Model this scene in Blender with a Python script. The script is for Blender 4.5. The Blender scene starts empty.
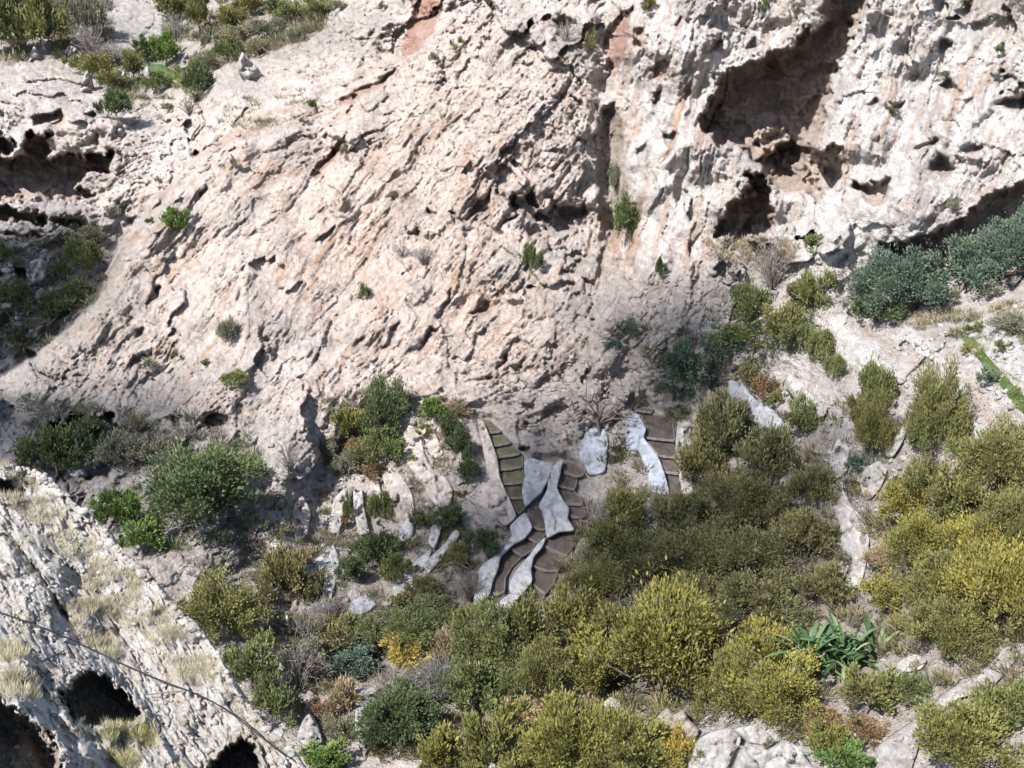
import bpy, math, random
import numpy as np
from mathutils import Vector, Matrix
from mathutils.geometry import delaunay_2d_cdt

R = math.radians
rng = np.random.default_rng(7)
scn = bpy.context.scene
COL = scn.collection

# ------------------------------------------------------------------ camera
W, H, F, PITCH = 1024, 768, 1236.0, R(20)
cam_d = bpy.data.cameras.new("camera")
cam_d.sensor_width = 36.0
cam_d.lens = 36.0 * F / W
cam_d.clip_start = 0.1
cam_d.clip_end = 5000
cam = bpy.data.objects.new("camera", cam_d)
cam.rotation_euler = (R(90) - PITCH, 0, 0)
COL.objects.link(cam)
scn.camera = cam

# ------------------------------------------------------------------ light
SUN = np.array([-0.46, -0.50, 0.74]); SUN /= np.linalg.norm(SUN)      # towards the sun
world = bpy.data.worlds.new("World")
scn.world = world
world.use_nodes = True
nt = world.node_tree
bg = nt.nodes["Background"]
sky = nt.nodes.new("ShaderNodeTexSky")
sky.sky_type = 'NISHITA'
sky.sun_disc = False
sky.sun_elevation = math.asin(SUN[2])
sky.sun_rotation = math.atan2(SUN[0], SUN[1])
nt.links.new(sky.outputs[0], bg.inputs[0])
bg.inputs[1].default_value = 0.10
sl = bpy.data.lights.new("sun", 'SUN')
sl.energy = 4.6
sl.angle = R(0.5)
sl.color = (1.0, 0.965, 0.925)
so = bpy.data.objects.new("sun", sl)
so.rotation_euler = Vector(SUN).to_track_quat('Z', 'Y').to_euler()
so.location = (-40, -30, 80)
COL.objects.link(so)
scn.view_settings.view_transform = 'Standard'
scn.view_settings.look = 'None'
scn.view_settings.gamma = 1
scn.view_settings.use_curve_mapping = False
scn.view_settings.exposure = 1.38
scn.cycles.max_bounces = 6
scn.cycles.diffuse_bounces = 5
scn.cycles.transparent_max_bounces = 4

# ------------------------------------------------------------------ noise
def _hash(ix, iy, seed):
    h = (ix.astype(np.uint32) * np.uint32(374761393)) ^ (iy.astype(np.uint32) * np.uint32(668265263)) ^ np.uint32((seed * 974634777) & 0xffffffff)
    h = (h ^ (h >> np.uint32(13))) * np.uint32(1274126177)
    h = h ^ (h >> np.uint32(16))
    return (h.astype(np.float32)) * np.float32(1 / 4294967296.0)

def noise(x, y, seed=0):                      # gradient noise, about -1..1
    x = np.asarray(x, np.float32); y = np.asarray(y, np.float32)
    x0 = np.floor(x); y0 = np.floor(y)
    fx = x - x0; fy = y - y0
    ix = x0.astype(np.int64); iy = y0.astype(np.int64)
    ux = fx * fx * fx * (fx * (fx * 6 - 15) + 10)
    uy = fy * fy * fy * (fy * (fy * 6 - 15) + 10)
    def g(dx, dy):
        a = _hash(ix + dx, iy + dy, seed) * np.float32(6.2831853)
        return np.cos(a) * (fx - dx) + np.sin(a) * (fy - dy)
    a = g(0, 0); b = g(1, 0); c = g(0, 1); d = g(1, 1)
    return 1.5 * ((a + (b - a) * ux) * (1 - uy) + (c + (d - c) * ux) * uy)

def fbm(x, y, seed=0, octs=4, gain=0.5):
    s = 0; a = 1.0; f = 1.0
    for k in range(octs):
        s = s + a * noise(x * f, y * f, seed + k * 17)
        a *= gain; f *= 2.03
    return s

def ridged(x, y, seed=0, octs=4, gain=0.5):   # sharp crests, 0..~1
    s = 0; a = 1.0; f = 1.0; t = 0
    for k in range(octs):
        n = 1 - np.abs(noise(x * f, y * f, seed + k * 17)) * 1.25
        s = s + a * n * np.abs(n); t += a
        a *= gain; f *= 2.03
    return s / t

def worley(x, y, seed=0):                     # F1, F2-F1
    x = np.asarray(x, np.float32); y = np.asarray(y, np.float32)
    ix = np.floor(x).astype(np.int64); iy = np.floor(y).astype(np.int64)
    f1 = np.full(x.shape, 9, np.float32); f2 = f1.copy(); cid = np.zeros(x.shape, np.float32)
    for dx in (-1, 0, 1):
        for dy in (-1, 0, 1):
            jx = ix + dx; jy = iy + dy
            px = jx + _hash(jx, jy, seed); py = jy + _hash(jx, jy, seed + 5)
            d = (px - x) ** 2 + (py - y) ** 2
            m = d < f1
            f2 = np.where(m, f1, np.minimum(f2, d))
            cid = np.where(m, _hash(jx, jy, seed + 9), cid)
            f1 = np.where(m, d, f1)
    f1 = np.sqrt(f1); f2 = np.sqrt(f2)
    return f1, f2 - f1, cid

def sstep(a, b, x):
    t = np.clip((x - a) / (b - a), 0, 1)
    return t * t * (3 - 2 * t)

def sdf_poly(u, v, poly):                     # positive inside
    p = np.array(poly, np.float32); q = np.roll(p, -1, 0)
    best = np.full(u.shape, 1e9, np.float32); ins = np.zeros(u.shape, bool)
    for (ax, ay), (bx, by) in zip(p, q):
        ex, ey = bx - ax, by - ay
        t = np.clip(((u - ax) * ex + (v - ay) * ey) / (ex * ex + ey * ey + 1e-9), 0, 1)
        best = np.minimum(best, (u - ax - t * ex) ** 2 + (v - ay - t * ey) ** 2)
        if ay != by:
            c = ((ay > v) != (by > v)) & (u < ex * (v - ay) / (by - ay) + ax)
            ins ^= c
    d = np.sqrt(best)
    return np.where(ins, d, -d)

def dist_line(u, v, pts):
    best = np.full(u.shape, 1e9, np.float32)
    for (ax, ay), (bx, by) in zip(pts[:-1], pts[1:]):
        ex, ey = bx - ax, by - ay
        t = np.clip(((u - ax) * ex + (v - ay) * ey) / (ex * ex + ey * ey + 1e-9), 0, 1)
        best = np.minimum(best, (u - ax - t * ex) ** 2 + (v - ay - t * ey) ** 2)
    return np.sqrt(best)

def unit(a): return a / (np.linalg.norm(a, axis=-1, keepdims=True) + 1e-9)

class RBF:
    def __init__(s, pts, val, c=45.0):
        s.p = np.array(pts, np.float64); s.c = c
        d = np.sqrt(((s.p[:, None] - s.p[None]) ** 2).sum(-1) + c * c)
        n = len(pts)
        A = np.zeros((n + 1, n + 1)); A[:n, :n] = d; A[:n, n] = 1; A[n, :n] = 1
        A[np.arange(n), np.arange(n)] -= 3.0
        b = np.zeros(n + 1); b[:n] = val
        s.w = np.linalg.solve(A, b)
    def __call__(s, u, v):
        u = np.asarray(u, np.float32); v = np.asarray(v, np.float32)
        out = np.full(u.shape, s.w[-1], np.float32)
        for (px, py), w in zip(s.p, s.w[:-1]):
            out += np.float32(w) * np.sqrt((u - np.float32(px)) ** 2 + (v - np.float32(py)) ** 2 + np.float32(s.c ** 2))
        return out

CP, SP = math.cos(PITCH), math.sin(PITCH)
def to_world(u, v, d):                        # the point d metres from the camera position
    x = (u - W / 2) / F; y = -(v - H / 2) / F
    l = np.sqrt(x * x + y * y + 1)
    k = d / l
    return np.stack([x * k, (CP + y * SP) * k, (-SP + y * CP) * k], -1)

# ------------------------------------------------------------------ materials
def mat(name, rough=0.9):
    m = bpy.data.materials.new(name); m.use_nodes = True
    b = m.node_tree.nodes["Principled BSDF"]
    b.inputs["Roughness"].default_value = rough
    b.inputs["Specular IOR Level"].default_value = 0.15
    return m, m.node_tree, b

def N(t, kind, **kw):
    n = t.nodes.new(kind)
    for k, v in kw.items():
        if k in n.inputs: n.inputs[k].default_value = v
        else: setattr(n, k, v)
    return n

def mixc(t, a, b, fac, mode='MIX'):
    m = t.nodes.new("ShaderNodeMix"); m.data_type = 'RGBA'; m.blend_type = mode
    for sock, val in ((m.inputs[0], fac), (m.inputs[6], a), (m.inputs[7], b)):
        if hasattr(val, 'is_linked'): t.links.new(val, sock)
        elif isinstance(val, (int, float)): sock.default_value = val
        else: sock.default_value = (*val, 1)
    return m.outputs[2]

def ramp(t, src, stops):
    r = t.nodes.new("ShaderNodeValToRGB"); e = r.color_ramp.elements
    while len(e) < len(stops): e.new(0.5)
    for el, (p, c) in zip(e, stops):
        el.position = p; el.color = (c, c, c, 1) if isinstance(c, (int, float)) else (*c, 1)
    t.links.new(src, r.inputs[0])
    return r.outputs[0]

def rock_material(name, scale=1.0, bump=0.25, flat=None):
    m, t, b = mat(name, 0.95)
    tc = N(t, "ShaderNodeTexCoord")
    at = N(t, "ShaderNodeAttribute", attribute_name="tint")
    n1 = N(t, "ShaderNodeTexNoise", Scale=2.2 * scale, Detail=8.0, Roughness=0.80)
    n2 = N(t, "ShaderNodeTexNoise", Scale=0.55 * scale, Detail=5.0, Roughness=0.6)
    n3 = N(t, "ShaderNodeTexNoise", Scale=5.5 * scale, Detail=4.0, Roughness=0.65)
    for n in (n1, n2, n3): t.links.new(tc.outputs["Object"], n.inputs["Vector"])
    base = at.outputs["Color"] if flat is None else None
    if base is None:
        rgb = N(t, "ShaderNodeRGB"); rgb.outputs[0].default_value = (*flat, 1); base = rgb.outputs[0]
    c = mixc(t, base, ramp(t, n1.outputs[0], [(0.30, 0.55), (0.5, 1.0), (0.72, 1.25)]), 0.85, 'MULTIPLY')
    c = mixc(t, c, ramp(t, n2.outputs[0], [(0.35, (0.88, 0.84, 0.80)), (0.6, (1.05, 1.04, 1.04))]), 0.9, 'MULTIPLY')
    t.links.new(c, b.inputs["Base Color"])
    ab = N(t, "ShaderNodeMath", operation='SUBTRACT'); t.links.new(n3.outputs[0], ab.inputs[0]); ab.inputs[1].default_value = 0.5
    ab2 = N(t, "ShaderNodeMath", operation='ABSOLUTE'); t.links.new(ab.outputs[0], ab2.inputs[0])
    add = N(t, "ShaderNodeMath", operation='MULTIPLY_ADD')
    t.links.new(ab2.outputs[0], add.inputs[0]); add.inputs[1].default_value = 2.4
    t.links.new(n1.outputs[0], add.inputs[2])
    bp = N(t, "ShaderNodeBump", Strength=0.9, Distance=bump)
    t.links.new(add.outputs[0], bp.inputs["Height"]); t.links.new(bp.outputs[0], b.inputs["Normal"])
    return m

M_ROCK = rock_material("limestone_rock", 1.0, 0.30)
M_NEAR = rock_material("foreground_limestone", 3.4, 0.045)
M_WALL = rock_material("pale_plastered_stone", 2.2, 0.10)
M_SOIL = rock_material("tilled_soil", 3.5, 0.08)

def leaf_material(name, vary=0.5):
    m, t, b = mat(name, 0.6)
    at = N(t, "ShaderNodeAttribute", attribute_name="tint")
    oi = N(t, "ShaderNodeObjectInfo")
    v = ramp(t, oi.outputs["Random"], [(0.0, (0.80, 0.86, 0.85)), (0.5, (1, 1, 1)), (1.0, (1.22, 1.12, 0.95))])
    c = mixc(t, at.outputs["Color"], v, vary, 'MULTIPLY')
    t.links.new(c, b.inputs["Base Color"])
    tr = N(t, "ShaderNodeBsdfTranslucent"); t.links.new(c, tr.inputs[0])
    mx = N(t, "ShaderNodeMixShader"); mx.inputs[0].default_value = 0.20
    t.links.new(b.outputs[0], mx.inputs[1]); t.links.new(tr.outputs[0], mx.inputs[2])
    t.links.new(mx.outputs[0], t.nodes["Material Output"].inputs[0])
    return m
M_LEAF = leaf_material("foliage")
def bark_material():
    m, t, b = mat("bark", 0.95)
    n = N(t, "ShaderNodeTexNoise", Scale=14.0, Detail=4.0)
    tc = N(t, "ShaderNodeTexCoord"); t.links.new(tc.outputs["Object"], n.inputs["Vector"])
    t.links.new(ramp(t, n.outputs[0], [(0.3, (0.10, 0.08, 0.065)), (0.7, (0.24, 0.21, 0.185))]), b.inputs["Base Color"])
    return m
M_BARK = bark_material()

# ------------------------------------------------------------------ object helpers
def mesh_obj(name, verts, faces, material, parent=None, tint=None, smooth=False):
    me = bpy.data.meshes.new(name)
    verts = np.asarray(verts, np.float32).reshape(-1, 3)
    faces = np.asarray(faces, np.int32)
    k = faces.shape[1]
    me.vertices.add(len(verts)); me.vertices.foreach_set("co", verts.ravel())
    me.loops.add(faces.size); me.loops.foreach_set("vertex_index", faces.ravel())
    me.polygons.add(len(faces))
    me.polygons.foreach_set("loop_start", np.arange(0, faces.size, k, dtype=np.int32))
    me.polygons.foreach_set("loop_total", np.full(len(faces), k, np.int32))
    me.update(calc_edges=True)
    if tint is not None:
        a = me.color_attributes.new("tint", 'FLOAT_COLOR', 'POINT')
        c = np.ones((len(verts), 4), np.float32); c[:, :3] = tint
        a.data.foreach_set("color", c.ravel())
    if smooth: me.polygons.foreach_set("use_smooth", np.ones(len(faces), bool))
    me.materials.append(material)
    me.validate()
    o = bpy.data.objects.new(name, me)
    if parent is not None: o.parent = parent
    COL.objects.link(o)
    return o

def tag(o, label=None, cat=None, group=None, kind=None):
    if label: o["label"] = label
    if cat: o["category"] = cat
    if group: o["group"] = group
    if kind: o["kind"] = kind
    return o

def empty(name, loc):
    o = bpy.data.objects.new(name, None); o.location = loc; o.empty_display_size = 0.3
    COL.objects.link(o)
    return o

def grid_faces(nr, nc):
    i = np.arange(nr * nc, dtype=np.int32).reshape(nr, nc)
    return np.stack([i[:-1, :-1], i[1:, :-1], i[1:, 1:], i[:-1, 1:]], -1).reshape(-1, 4)

# ================================================================== the far terrain: valley floor, cliff, gorge
def axis(lo, hi, step, skirt):
    core = np.arange(lo, hi + step, step)
    g = [step]
    while sum(g) < skirt: g.append(g[-1] * 1.12)
    g = np.cumsum(g)
    return np.concatenate([(lo - g)[::-1], core, core[-1] + g])
US = axis(-12, 1036, 1.2, 260).astype(np.float32)
VS = axis(-12, 780, 1.2, 200).astype(np.float32)
U, V = np.meshgrid(US, VS)

# distances in metres of the broad shape (massif, valley, right cliff)
DP = [(-200,420,86),(0,385,84),(60,350,86),(105,285,89),(160,210,92),(235,130,96),(330,90,99),(380,20,104),(420,-150,112),(560,-150,100),
      (-100,470,75),(40,450,76),(120,420,77.5),(200,420,76),(130,470,71),(200,360,80),(250,300,82.5),(330,250,84),(420,150,87),(480,60,89),(520,0,91),
      (300,330,78.5),(300,400,73),(350,380,74),(400,340,75),(460,300,75.5),(500,230,77),(560,130,80),(590,30,83),
      (600,210,79),(560,260,75.5),(560,330,72),(600,380,69.5),(520,390,70.5),(440,390,71.5),(640,100,80.5),(650,40,79.5),
      (700,60,76),(690,130,75.5),(680,220,73.5),(650,300,72),(640,360,69.5),(740,30,75),(780,-100,77),(700,-150,81),
      (760,150,74),(735,190,72),(720,250,70),(760,260,69.5),(720,310,68.5),(700,370,67),
      (860,20,73),(840,110,70.5),(815,210,68.5),(830,250,66.5),(900,60,71.5),(900,180,67),(910,230,65),(1000,150,67.5),(1000,40,71.5),
      (920,-150,76),(1100,-100,76),(1200,150,70),(1050,180,66),
      (870,290,66),(930,300,65.5),(1000,285,65),(1200,280,62),
      (780,300,66),(800,340,63.5),(870,340,62),(950,340,60),(1024,330,58.5),(1200,350,56),
      (900,400,58),(980,420,55),(830,400,61),(770,400,64),(730,420,65),
      (1024,480,51.5),(1200,500,48),(900,480,55),(820,480,59),(700,480,64),(620,470,66.5),(560,470,67),(500,450,68),(440,450,69.5),(380,440,70.5),(320,450,70.5),
      (260,470,69),(200,500,66.5),(200,560,62),(120,540,64),(280,540,64.5),
      (340,520,66.5),(420,520,65.5),(500,530,63.5),(560,540,62.5),(640,540,61.5),(740,550,59.5),(840,560,56),(920,560,52.5),(1000,570,49),
      (240,620,58.5),(340,610,60),(440,620,58.5),(540,620,57),(640,620,56.5),(760,620,54.5),(860,630,51.5),(960,640,47.5),(1040,650,45.5),
      (260,700,53.5),(360,700,53.5),(460,700,52.5),(560,700,51.5),(680,700,50.5),(800,700,48.5),(900,710,46.5),(1000,730,43.5),
      (200,780,49),(400,780,49),(600,780,47.5),(800,780,44.5),(1000,790,41),(300,950,43),(700,950,40.5),(1150,950,36),(1200,700,40),(0,700,56),(-200,600,62),(-150,900,46)]
D0 = RBF([(a, b) for a, b, _ in DP], [c for _, _, c in DP], 38)
# distances in the gorge behind the massif's left shoulder
GP = [(-200,400,100),(0,390,96),(60,340,99),(100,300,101),(-200,250,112),(0,260,108),(60,240,111),(110,250,110),(40,200,116),(0,190,119),(110,190,115),(160,170,112),
      (20,140,121),(80,130,121),(150,140,116),(210,130,111),(-200,100,132),(0,90,128),(60,100,126),(140,110,121),(230,100,109),(300,80,104),
      (0,62,139),(60,60,139),(120,75,131),(190,80,124),(250,60,117),(310,40,113),(360,10,112),(0,20,150),(60,10,154),(120,20,152),(170,30,145),(230,15,136),(300,5,126),(350,-20,124),
      (-200,-100,180),(0,-150,180),(150,-150,182),(300,-150,160),(430,-150,135),(420,60,100),(450,200,96),(250,250,99),(150,330,97),(800,200,99),(800,600,99),(200,600,95)]
D1 = RBF([(a, b) for a, b, _ in GP], [c for _, _, c in GP], 30)
MASSIF = [(-300,420),(0,378),(40,352),(75,322),(95,300),(105,275),(120,245),(150,207),(166,185),(205,152),(240,122),(300,98),(340,82),(372,40),(400,-10),(430,-260),(1600,-260),(1600,1200),(-300,1200)]

wx = 3.4 * fbm(U / 30, V / 30, 3, 4, .5); wy = 3.4 * fbm(U / 30, V / 30, 41, 4, .5)
UW, VW = U + wx, V + wy
sm = sdf_poly(UW, VW, MASSIF)
in_massif = sstep(-2.0, 3.5, sm)
d0 = D0(U, V)
d0 = d0 + 2.2 * sstep(26, 0, sm) ** 2 * sstep(330, 150, U + 0.0 * V)      # the shoulder rounds away at its edge
d1 = np.maximum(D1(U, V), d0 + 0.0)
BASE = d1 + (d0 - d1) * in_massif
D_SMOOTH = BASE.copy()

# striation directions of the rock, degrees below the horizontal towards the lower left
AP = [(60,400,38),(100,320,48),(230,230,52),(300,300,55),(400,120,40),(420,250,58),(500,60,48),(560,180,55),(560,330,60),(650,200,76),(660,60,72),(700,300,70),
      (900,60,72),(880,220,55),(980,150,60),(980,400,-35),(850,360,-40),(40,180,-8),(60,90,-28),(250,60,-30),(180,100,30),(420,480,-60),(200,560,40),(330,420,65),(250,400,45)]
ANG = RBF([(a, b) for a, b, _ in AP], [c for _, _, c in AP], 20)(U, V)
def oriented(fn, length, width, seed, **kw):
    out = np.zeros_like(U); tot = np.zeros_like(U)
    for a in (-60, -20, 20, 50, 75):
        w = np.maximum(0, 1 - np.abs(ANG - a) / 34.0)
        if w.max() <= 0: continue
        ca, sa = math.cos(R(a)), math.sin(R(a))
        s = -ca * UW + sa * VW; t = sa * UW + ca * VW
        out += w * fn(s / length, t / width, seed + a + 100, **kw); tot += w
    return out / np.maximum(tot, 1e-3)

# weights: how rocky, how streaky
RP = [(500,100,1),(200,250,.9),(600,300,.9),(900,100,1),(100,400,.8),(30,170,.9),(250,70,.7),(60,20,.5),(420,480,.45),(560,560,.35),(700,560,.3),(700,690,.35),(950,600,.3),(950,370,.35),(850,340,.4),(200,560,.8),(350,690,.5),(700,350,.6),(1000,700,.3)]
ROCKY = np.clip(RBF([(a, b) for a, b, _ in RP], [c for _, _, c in RP], 30)(U, V), 0.2, 1.1)
STREAK = np.exp(-(((U - 250) / 190) ** 2 + ((V - 260) / 150) ** 2)) + 0.75 * np.exp(-(((U - 660) / 60) ** 2 + ((V - 200) / 130) ** 2)) + 0.5 * np.exp(-(((U - 450) / 140) ** 2 + ((V - 260) / 120) ** 2))
STREAK = np.clip(STREAK + .65 * np.exp(-((U - 900) / 110) ** 2 - ((V - 110) / 110) ** 2) + .5 * np.exp(-((U - 680) / 50) ** 2 - ((V - 60) / 80) ** 2), 0, 1)

big = fbm(UW / 95, VW / 95, 11, 3)
ori1 = oriented(ridged, 150, 18, 20, octs=3)
ori2 = oriented(ridged, 60, 7, 23, octs=3)
iso = ridged(UW / 42, VW / 42, 55, 4, 0.55)
f1, fe, cid = worley(U / 23 + 0.35 * fbm(U / 15, V / 15, 61, 2), V / 23 + 0.35 * fbm(U / 15, V / 15, 67, 2), 71)
fine = ridged(UW / 9, VW / 9, 95, 3, 0.6)
def slabs(s_, t_, seed=0):                    # fractured slabs: stepped cells with dark joints
    k = fbm(s_ * 1.3, t_ * 1.3, seed + 7, 2) * 0.35
    a, e, c = worley(s_ + k, t_ + k * 0.8, seed)
    return (c - 0.5) - 0.9 * (1 - sstep(0.0, 0.20, e))
BLOCK = np.clip(fbm(U / 130, V / 130, 133, 2) * 0.9 + 0.55 - 0.5 * STREAK, 0, 1)
slab1 = oriented(slabs, 85, 17, 611)
slab2 = oriented(slabs, 34, 7, 631)
slab3 = oriented(slabs, 9, 4.0, 651)
slab0 = slabs(UW / 34, VW / 27, 671)
slabi = slabs(UW / 12, VW / 9, 681)
def facets(x, y, seed):                       # tilted blocks with abrupt edges
    x = np.asarray(x, np.float32); y = np.asarray(y, np.float32)
    ix = np.floor(x).astype(np.int64); iy = np.floor(y).astype(np.int64)
    best = np.full(x.shape, 9, np.float32); out = np.zeros(x.shape, np.float32)
    for dx in (-1, 0, 1):
        for dy in (-1, 0, 1):
            jx_ = ix + dx; jy_ = iy + dy
            ox = x - jx_ - _hash(jx_, jy_, seed); oy = y - jy_ - _hash(jx_, jy_, seed + 5)
            dd_ = ox * ox + oy * oy; m_ = dd_ < best
            pl_ = ox * (2.2 * _hash(jx_, jy_, seed + 9) - 1.1) + oy * (2.2 * _hash(jx_, jy_, seed + 13) - 1.1) + .5 * (_hash(jx_, jy_, seed + 17) - .5)
            out = np.where(m_, pl_, out); best = np.where(m_, dd_, best)
    return out
fw1 = .28 * fbm(U / 45, V / 45, 1201, 3, .5); fw2 = .28 * fbm(U / 45, V / 45, 1211, 3, .5)
fac1 = facets(UW / 105 + fw1, VW / 125 + fw2, 1221)
fac2 = facets(UW / 44 + fw1 * 1.6, VW / 52 + fw2 * 1.6, 1231)
fac3 = facets(UW / 19 + fw1 * 2.2, VW / 21 + fw2 * 2.2, 1241)
def ofac(s_, t_, seed=0): return facets(s_ + .25 * fbm(s_ * 2, t_ * 2, seed + 1, 3), t_ + .25 * fbm(s_ * 2, t_ * 2, seed + 2, 3), seed)
fao1 = oriented(ofac, 190, 52, 1251)
fao2 = oriented(ofac, 70, 18, 1261)
CALM = sstep(-0.25, 0.45, fbm(UW / 85, VW / 85, 691, 2))          # calm faces between broken ground
RUGP = [(900,90,.42),(840,80,.4),(860,220,.38),(700,60,.55),(640,230,.5),(690,180,.55),(920,200,.5),(560,120,.9),(560,290,1.05),(450,230,.95),(250,250,.7),(150,330,.7),(60,400,.85),(200,430,1),(330,370,.9),(480,340,1.1),
        (980,150,.72),(980,40,.5),(30,180,1.1),(250,100,.7),(60,80,.6),(600,380,1),(720,340,.9),(900,350,.35),(960,400,.35),(760,500,.3),(600,600,.3),(800,720,.4),(300,480,.9),(400,480,.6),(220,570,.7),(50,300,1.1),(730,180,.9)]
RUG = np.clip(RBF([(a, b) for a, b, _ in RUGP], [c for _, _, c in RUGP], 30)(U, V), 0.2, 1.3)
def cracks(s_, t_, seed=0):                   # thin dark joints
    n = np.abs(noise(s_ + .5 * noise(s_ * 2.1, t_ * 2.1, seed + 3), t_ + .45 * noise(s_ * 1.7, t_ * 1.7, seed + 5), seed))
    return 1 - sstep(0.0, 0.16, n)
def ledges(s_, t_, seed=0):                   # broken strata: flat treads, abrupt risers
    q = (fbm(s_, t_, seed, 3, .55) * 2.6)
    fl = np.floor(q); fr = q - fl
    return (fl + sstep(.55, .95, fr) - q * .55) / 2.6
led1 = oriented(ledges, 230, 30, 711)
led2 = oriented(ledges, 95, 11, 731)
led3 = oriented(ledges, 34, 5, 751)
ledi = ledges(UW / 30, VW / 22, 771)
crk = oriented(cracks, 150, 15, 781) * .9 + oriented(cracks, 60, 7, 791) * .55
crki = cracks(UW / 24, VW / 20, 801) * .7 + cracks(UW / 10, VW / 9, 811) * .35
RUG2 = np.where(RUG < .35, RUG, .35 + .62 * (RUG - .35))
mid = 1.3 * (ori1 - .35) + 0.5 * (ori2 - .35) * (0.5 + STREAK) + 0.42 * (iso - .35) * (1 - .9 * STREAK)
mid += 0.45 * slab1 * (0.35 + BLOCK) * (0.5 + .5 * STREAK) + 0.5 * slab0 * (1 - .95 * STREAK) * (0.2 + BLOCK)
mid -= 1.7 * led1 + 1.15 * led2 + .9 * ledi * (1 - .75 * STREAK)
lin = oriented(ridged, 52, 3.6, 1301, octs=2)
sml = -.55 * (lin - .4) * (.2 + .8 * STREAK) + 0.12 * slab2 * (0.4 + .6 * STREAK) + 0.16 * slabi * (1 - .9 * STREAK) + 0.08 * slab3 + 0.07 * (fine - .35) * (1 - .8 * STREAK) - .55 * led3 - .50 * crk * (.4 + .6 * STREAK) - .45 * crki * (1 - .8 * STREAK)
disp = 1.7 * big - RUG2 * ((1 - .85 * STREAK) * (3.0 * fac1 + 1.35 * fac2 + .42 * fac3) + (.35 + .65 * STREAK) * (2.2 * fao1 + .75 * fao2)) - (.78 - .34 * STREAK) * RUG * ((0.5 + .65 * CALM) * mid + (0.6 + .6 * CALM) * sml)
RIDGES = [
 ([(840,330),(890,372),(925,400),(952,470)], 0.7, 9, 12), ([(905,330),(950,372),(972,430),(975,480)], 0.7, 9, 12), ([(1000,335),(1030,380),(1040,420)], .5, 8, 8), ([(868,332),(905,352),(930,378),(950,405)], -.4, 7, 7),  # line, height in m (negative: a gully), reach in px to its left and right
 ([(430,40),(350,160),(265,300),(235,380)], 1.3, 60, 45), ([(500,150),(430,260),(360,370)], 0.9, 26, 40),
 ([(610,-60),(604,110),(622,240),(640,330),(610,390)], -1.8, 16, 14), ([(690,-40),(668,120),(655,250),(622,330),(606,360)], 2.2, 26, 40),
 ([(872,0),(852,55),(836,115),(815,150)], 2.6, 5, 60), ([(640,-60),(640,60),(640,160)], 0.9, 14, 20),
 ([(690,150),(730,160),(752,185),(735,200)], 2.6, 24, 24), ([(800,175),(790,200),(775,205)], 1.4, 14, 16),
 ([(880,190),(845,225),(815,265)], 2.4, 14, 50), ([(930,60),(900,130),(880,190)], -0.7, 10, 14), ([(960,110),(930,190),(905,235)], 1.0, 30, 40),
 ([(320,395),(290,440),(262,500),(268,540)], 2.4, 26, 46), ([(390,395),(330,470),(300,540)], -0.8, 16, 16),
 ([(590,200),(560,190),(520,190)], 0.9, 16, 12), ([(540,350),(580,330),(640,330)], 0.8, 20, 20), ([(560,440),(600,400),(620,390)], 1.0, 18, 18),
 ([(240,150),(180,200),(130,265)], 0.8, 10, 24), ([(0,150),(60,128),(110,128)], 1.4, 14, 14), ([(0,206),(60,212),(110,224)], 1.0, 6, 6),
 ([(130,440),(180,420),(230,400)], 1.0, 22, 22), ([(0,385),(90,345)], 0.6, 16, 20), ([(790,300),(740,320),(690,350)], 0.8, 20, 20),
]
for pts, hh, wl, wr in RIDGES:
    p = np.array(pts); x0, y0 = p.min(0) - 110; x1, y1 = p.max(0) + 110
    i0, i1 = np.searchsorted(US, (x0, x1)); k0, k1 = np.searchsorted(VS, (y0, y1)); q = (slice(k0, k1), slice(i0, i1))
    dl = dist_line(UW[q] + .6 * wx[q], VW[q] + .6 * wy[q], pts)
    o_ = np.argsort(p[:, 1], kind='stable'); side = UW[q] - np.interp(VW[q], p[o_, 1], p[o_, 0])
    wd = np.where(side < 0, wl, wr) if abs(p[-1, 1] - p[0, 1]) > 40 else wl
    disp[q] -= hh * np.exp(-(dl / wd) ** 2) / np.maximum(ROCKY[q], .3)
DEPTH = BASE + disp * ROCKY * (BASE / 76.0)

# colour of the stone, in places darkened for shade
def blobs(lst, out, colr):
    for (x, y, rx, ry, a) in lst:
        w = a * np.exp(-(((UW - x) / rx) ** 2 + ((VW - y) / ry) ** 2))
        out[:] = out + (np.array(colr, np.float32) - out) * np.clip(w, 0, 1)[..., None]
TINT = np.empty(U.shape + (3,), np.float32); TINT[:] = (0.50, 0.455, 0.428)
blobs([(330,230,230,130,.75),(470,330,150,90,.6),(430,80,130,80,.5),(640,250,60,60,.3)], TINT, (0.50, 0.412, 0.360))
blobs([(900,100,170,130,.85),(690,90,70,120,.7),(880,250,80,40,.9),(660,190,40,100,.5)], TINT, (0.58, 0.562, 0.55))
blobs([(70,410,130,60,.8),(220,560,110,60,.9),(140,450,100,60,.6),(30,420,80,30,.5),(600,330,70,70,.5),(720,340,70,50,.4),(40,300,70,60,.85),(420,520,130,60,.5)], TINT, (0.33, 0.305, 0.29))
blobs([(50,285,62,52,.9),(60,455,60,36,.8)], TINT, (0.21, 0.195, 0.18))  # gorge and hollow ground darker, their shade partly put into the tint
blobs([(120,25,45,40,1),(20,20,60,30,.5),(40,230,60,30,.6)], TINT, (0.34, 0.335, 0.335))
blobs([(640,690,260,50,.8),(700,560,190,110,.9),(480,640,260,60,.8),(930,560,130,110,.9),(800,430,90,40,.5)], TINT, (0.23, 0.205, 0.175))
blobs([(890,350,80,40,1),(960,400,60,50,1),(820,400,60,30,.8),(760,735,90,40,.9),(1000,330,40,60,.6),(940,340,60,30,.9)], TINT, (0.47, 0.455, 0.44))
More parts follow.
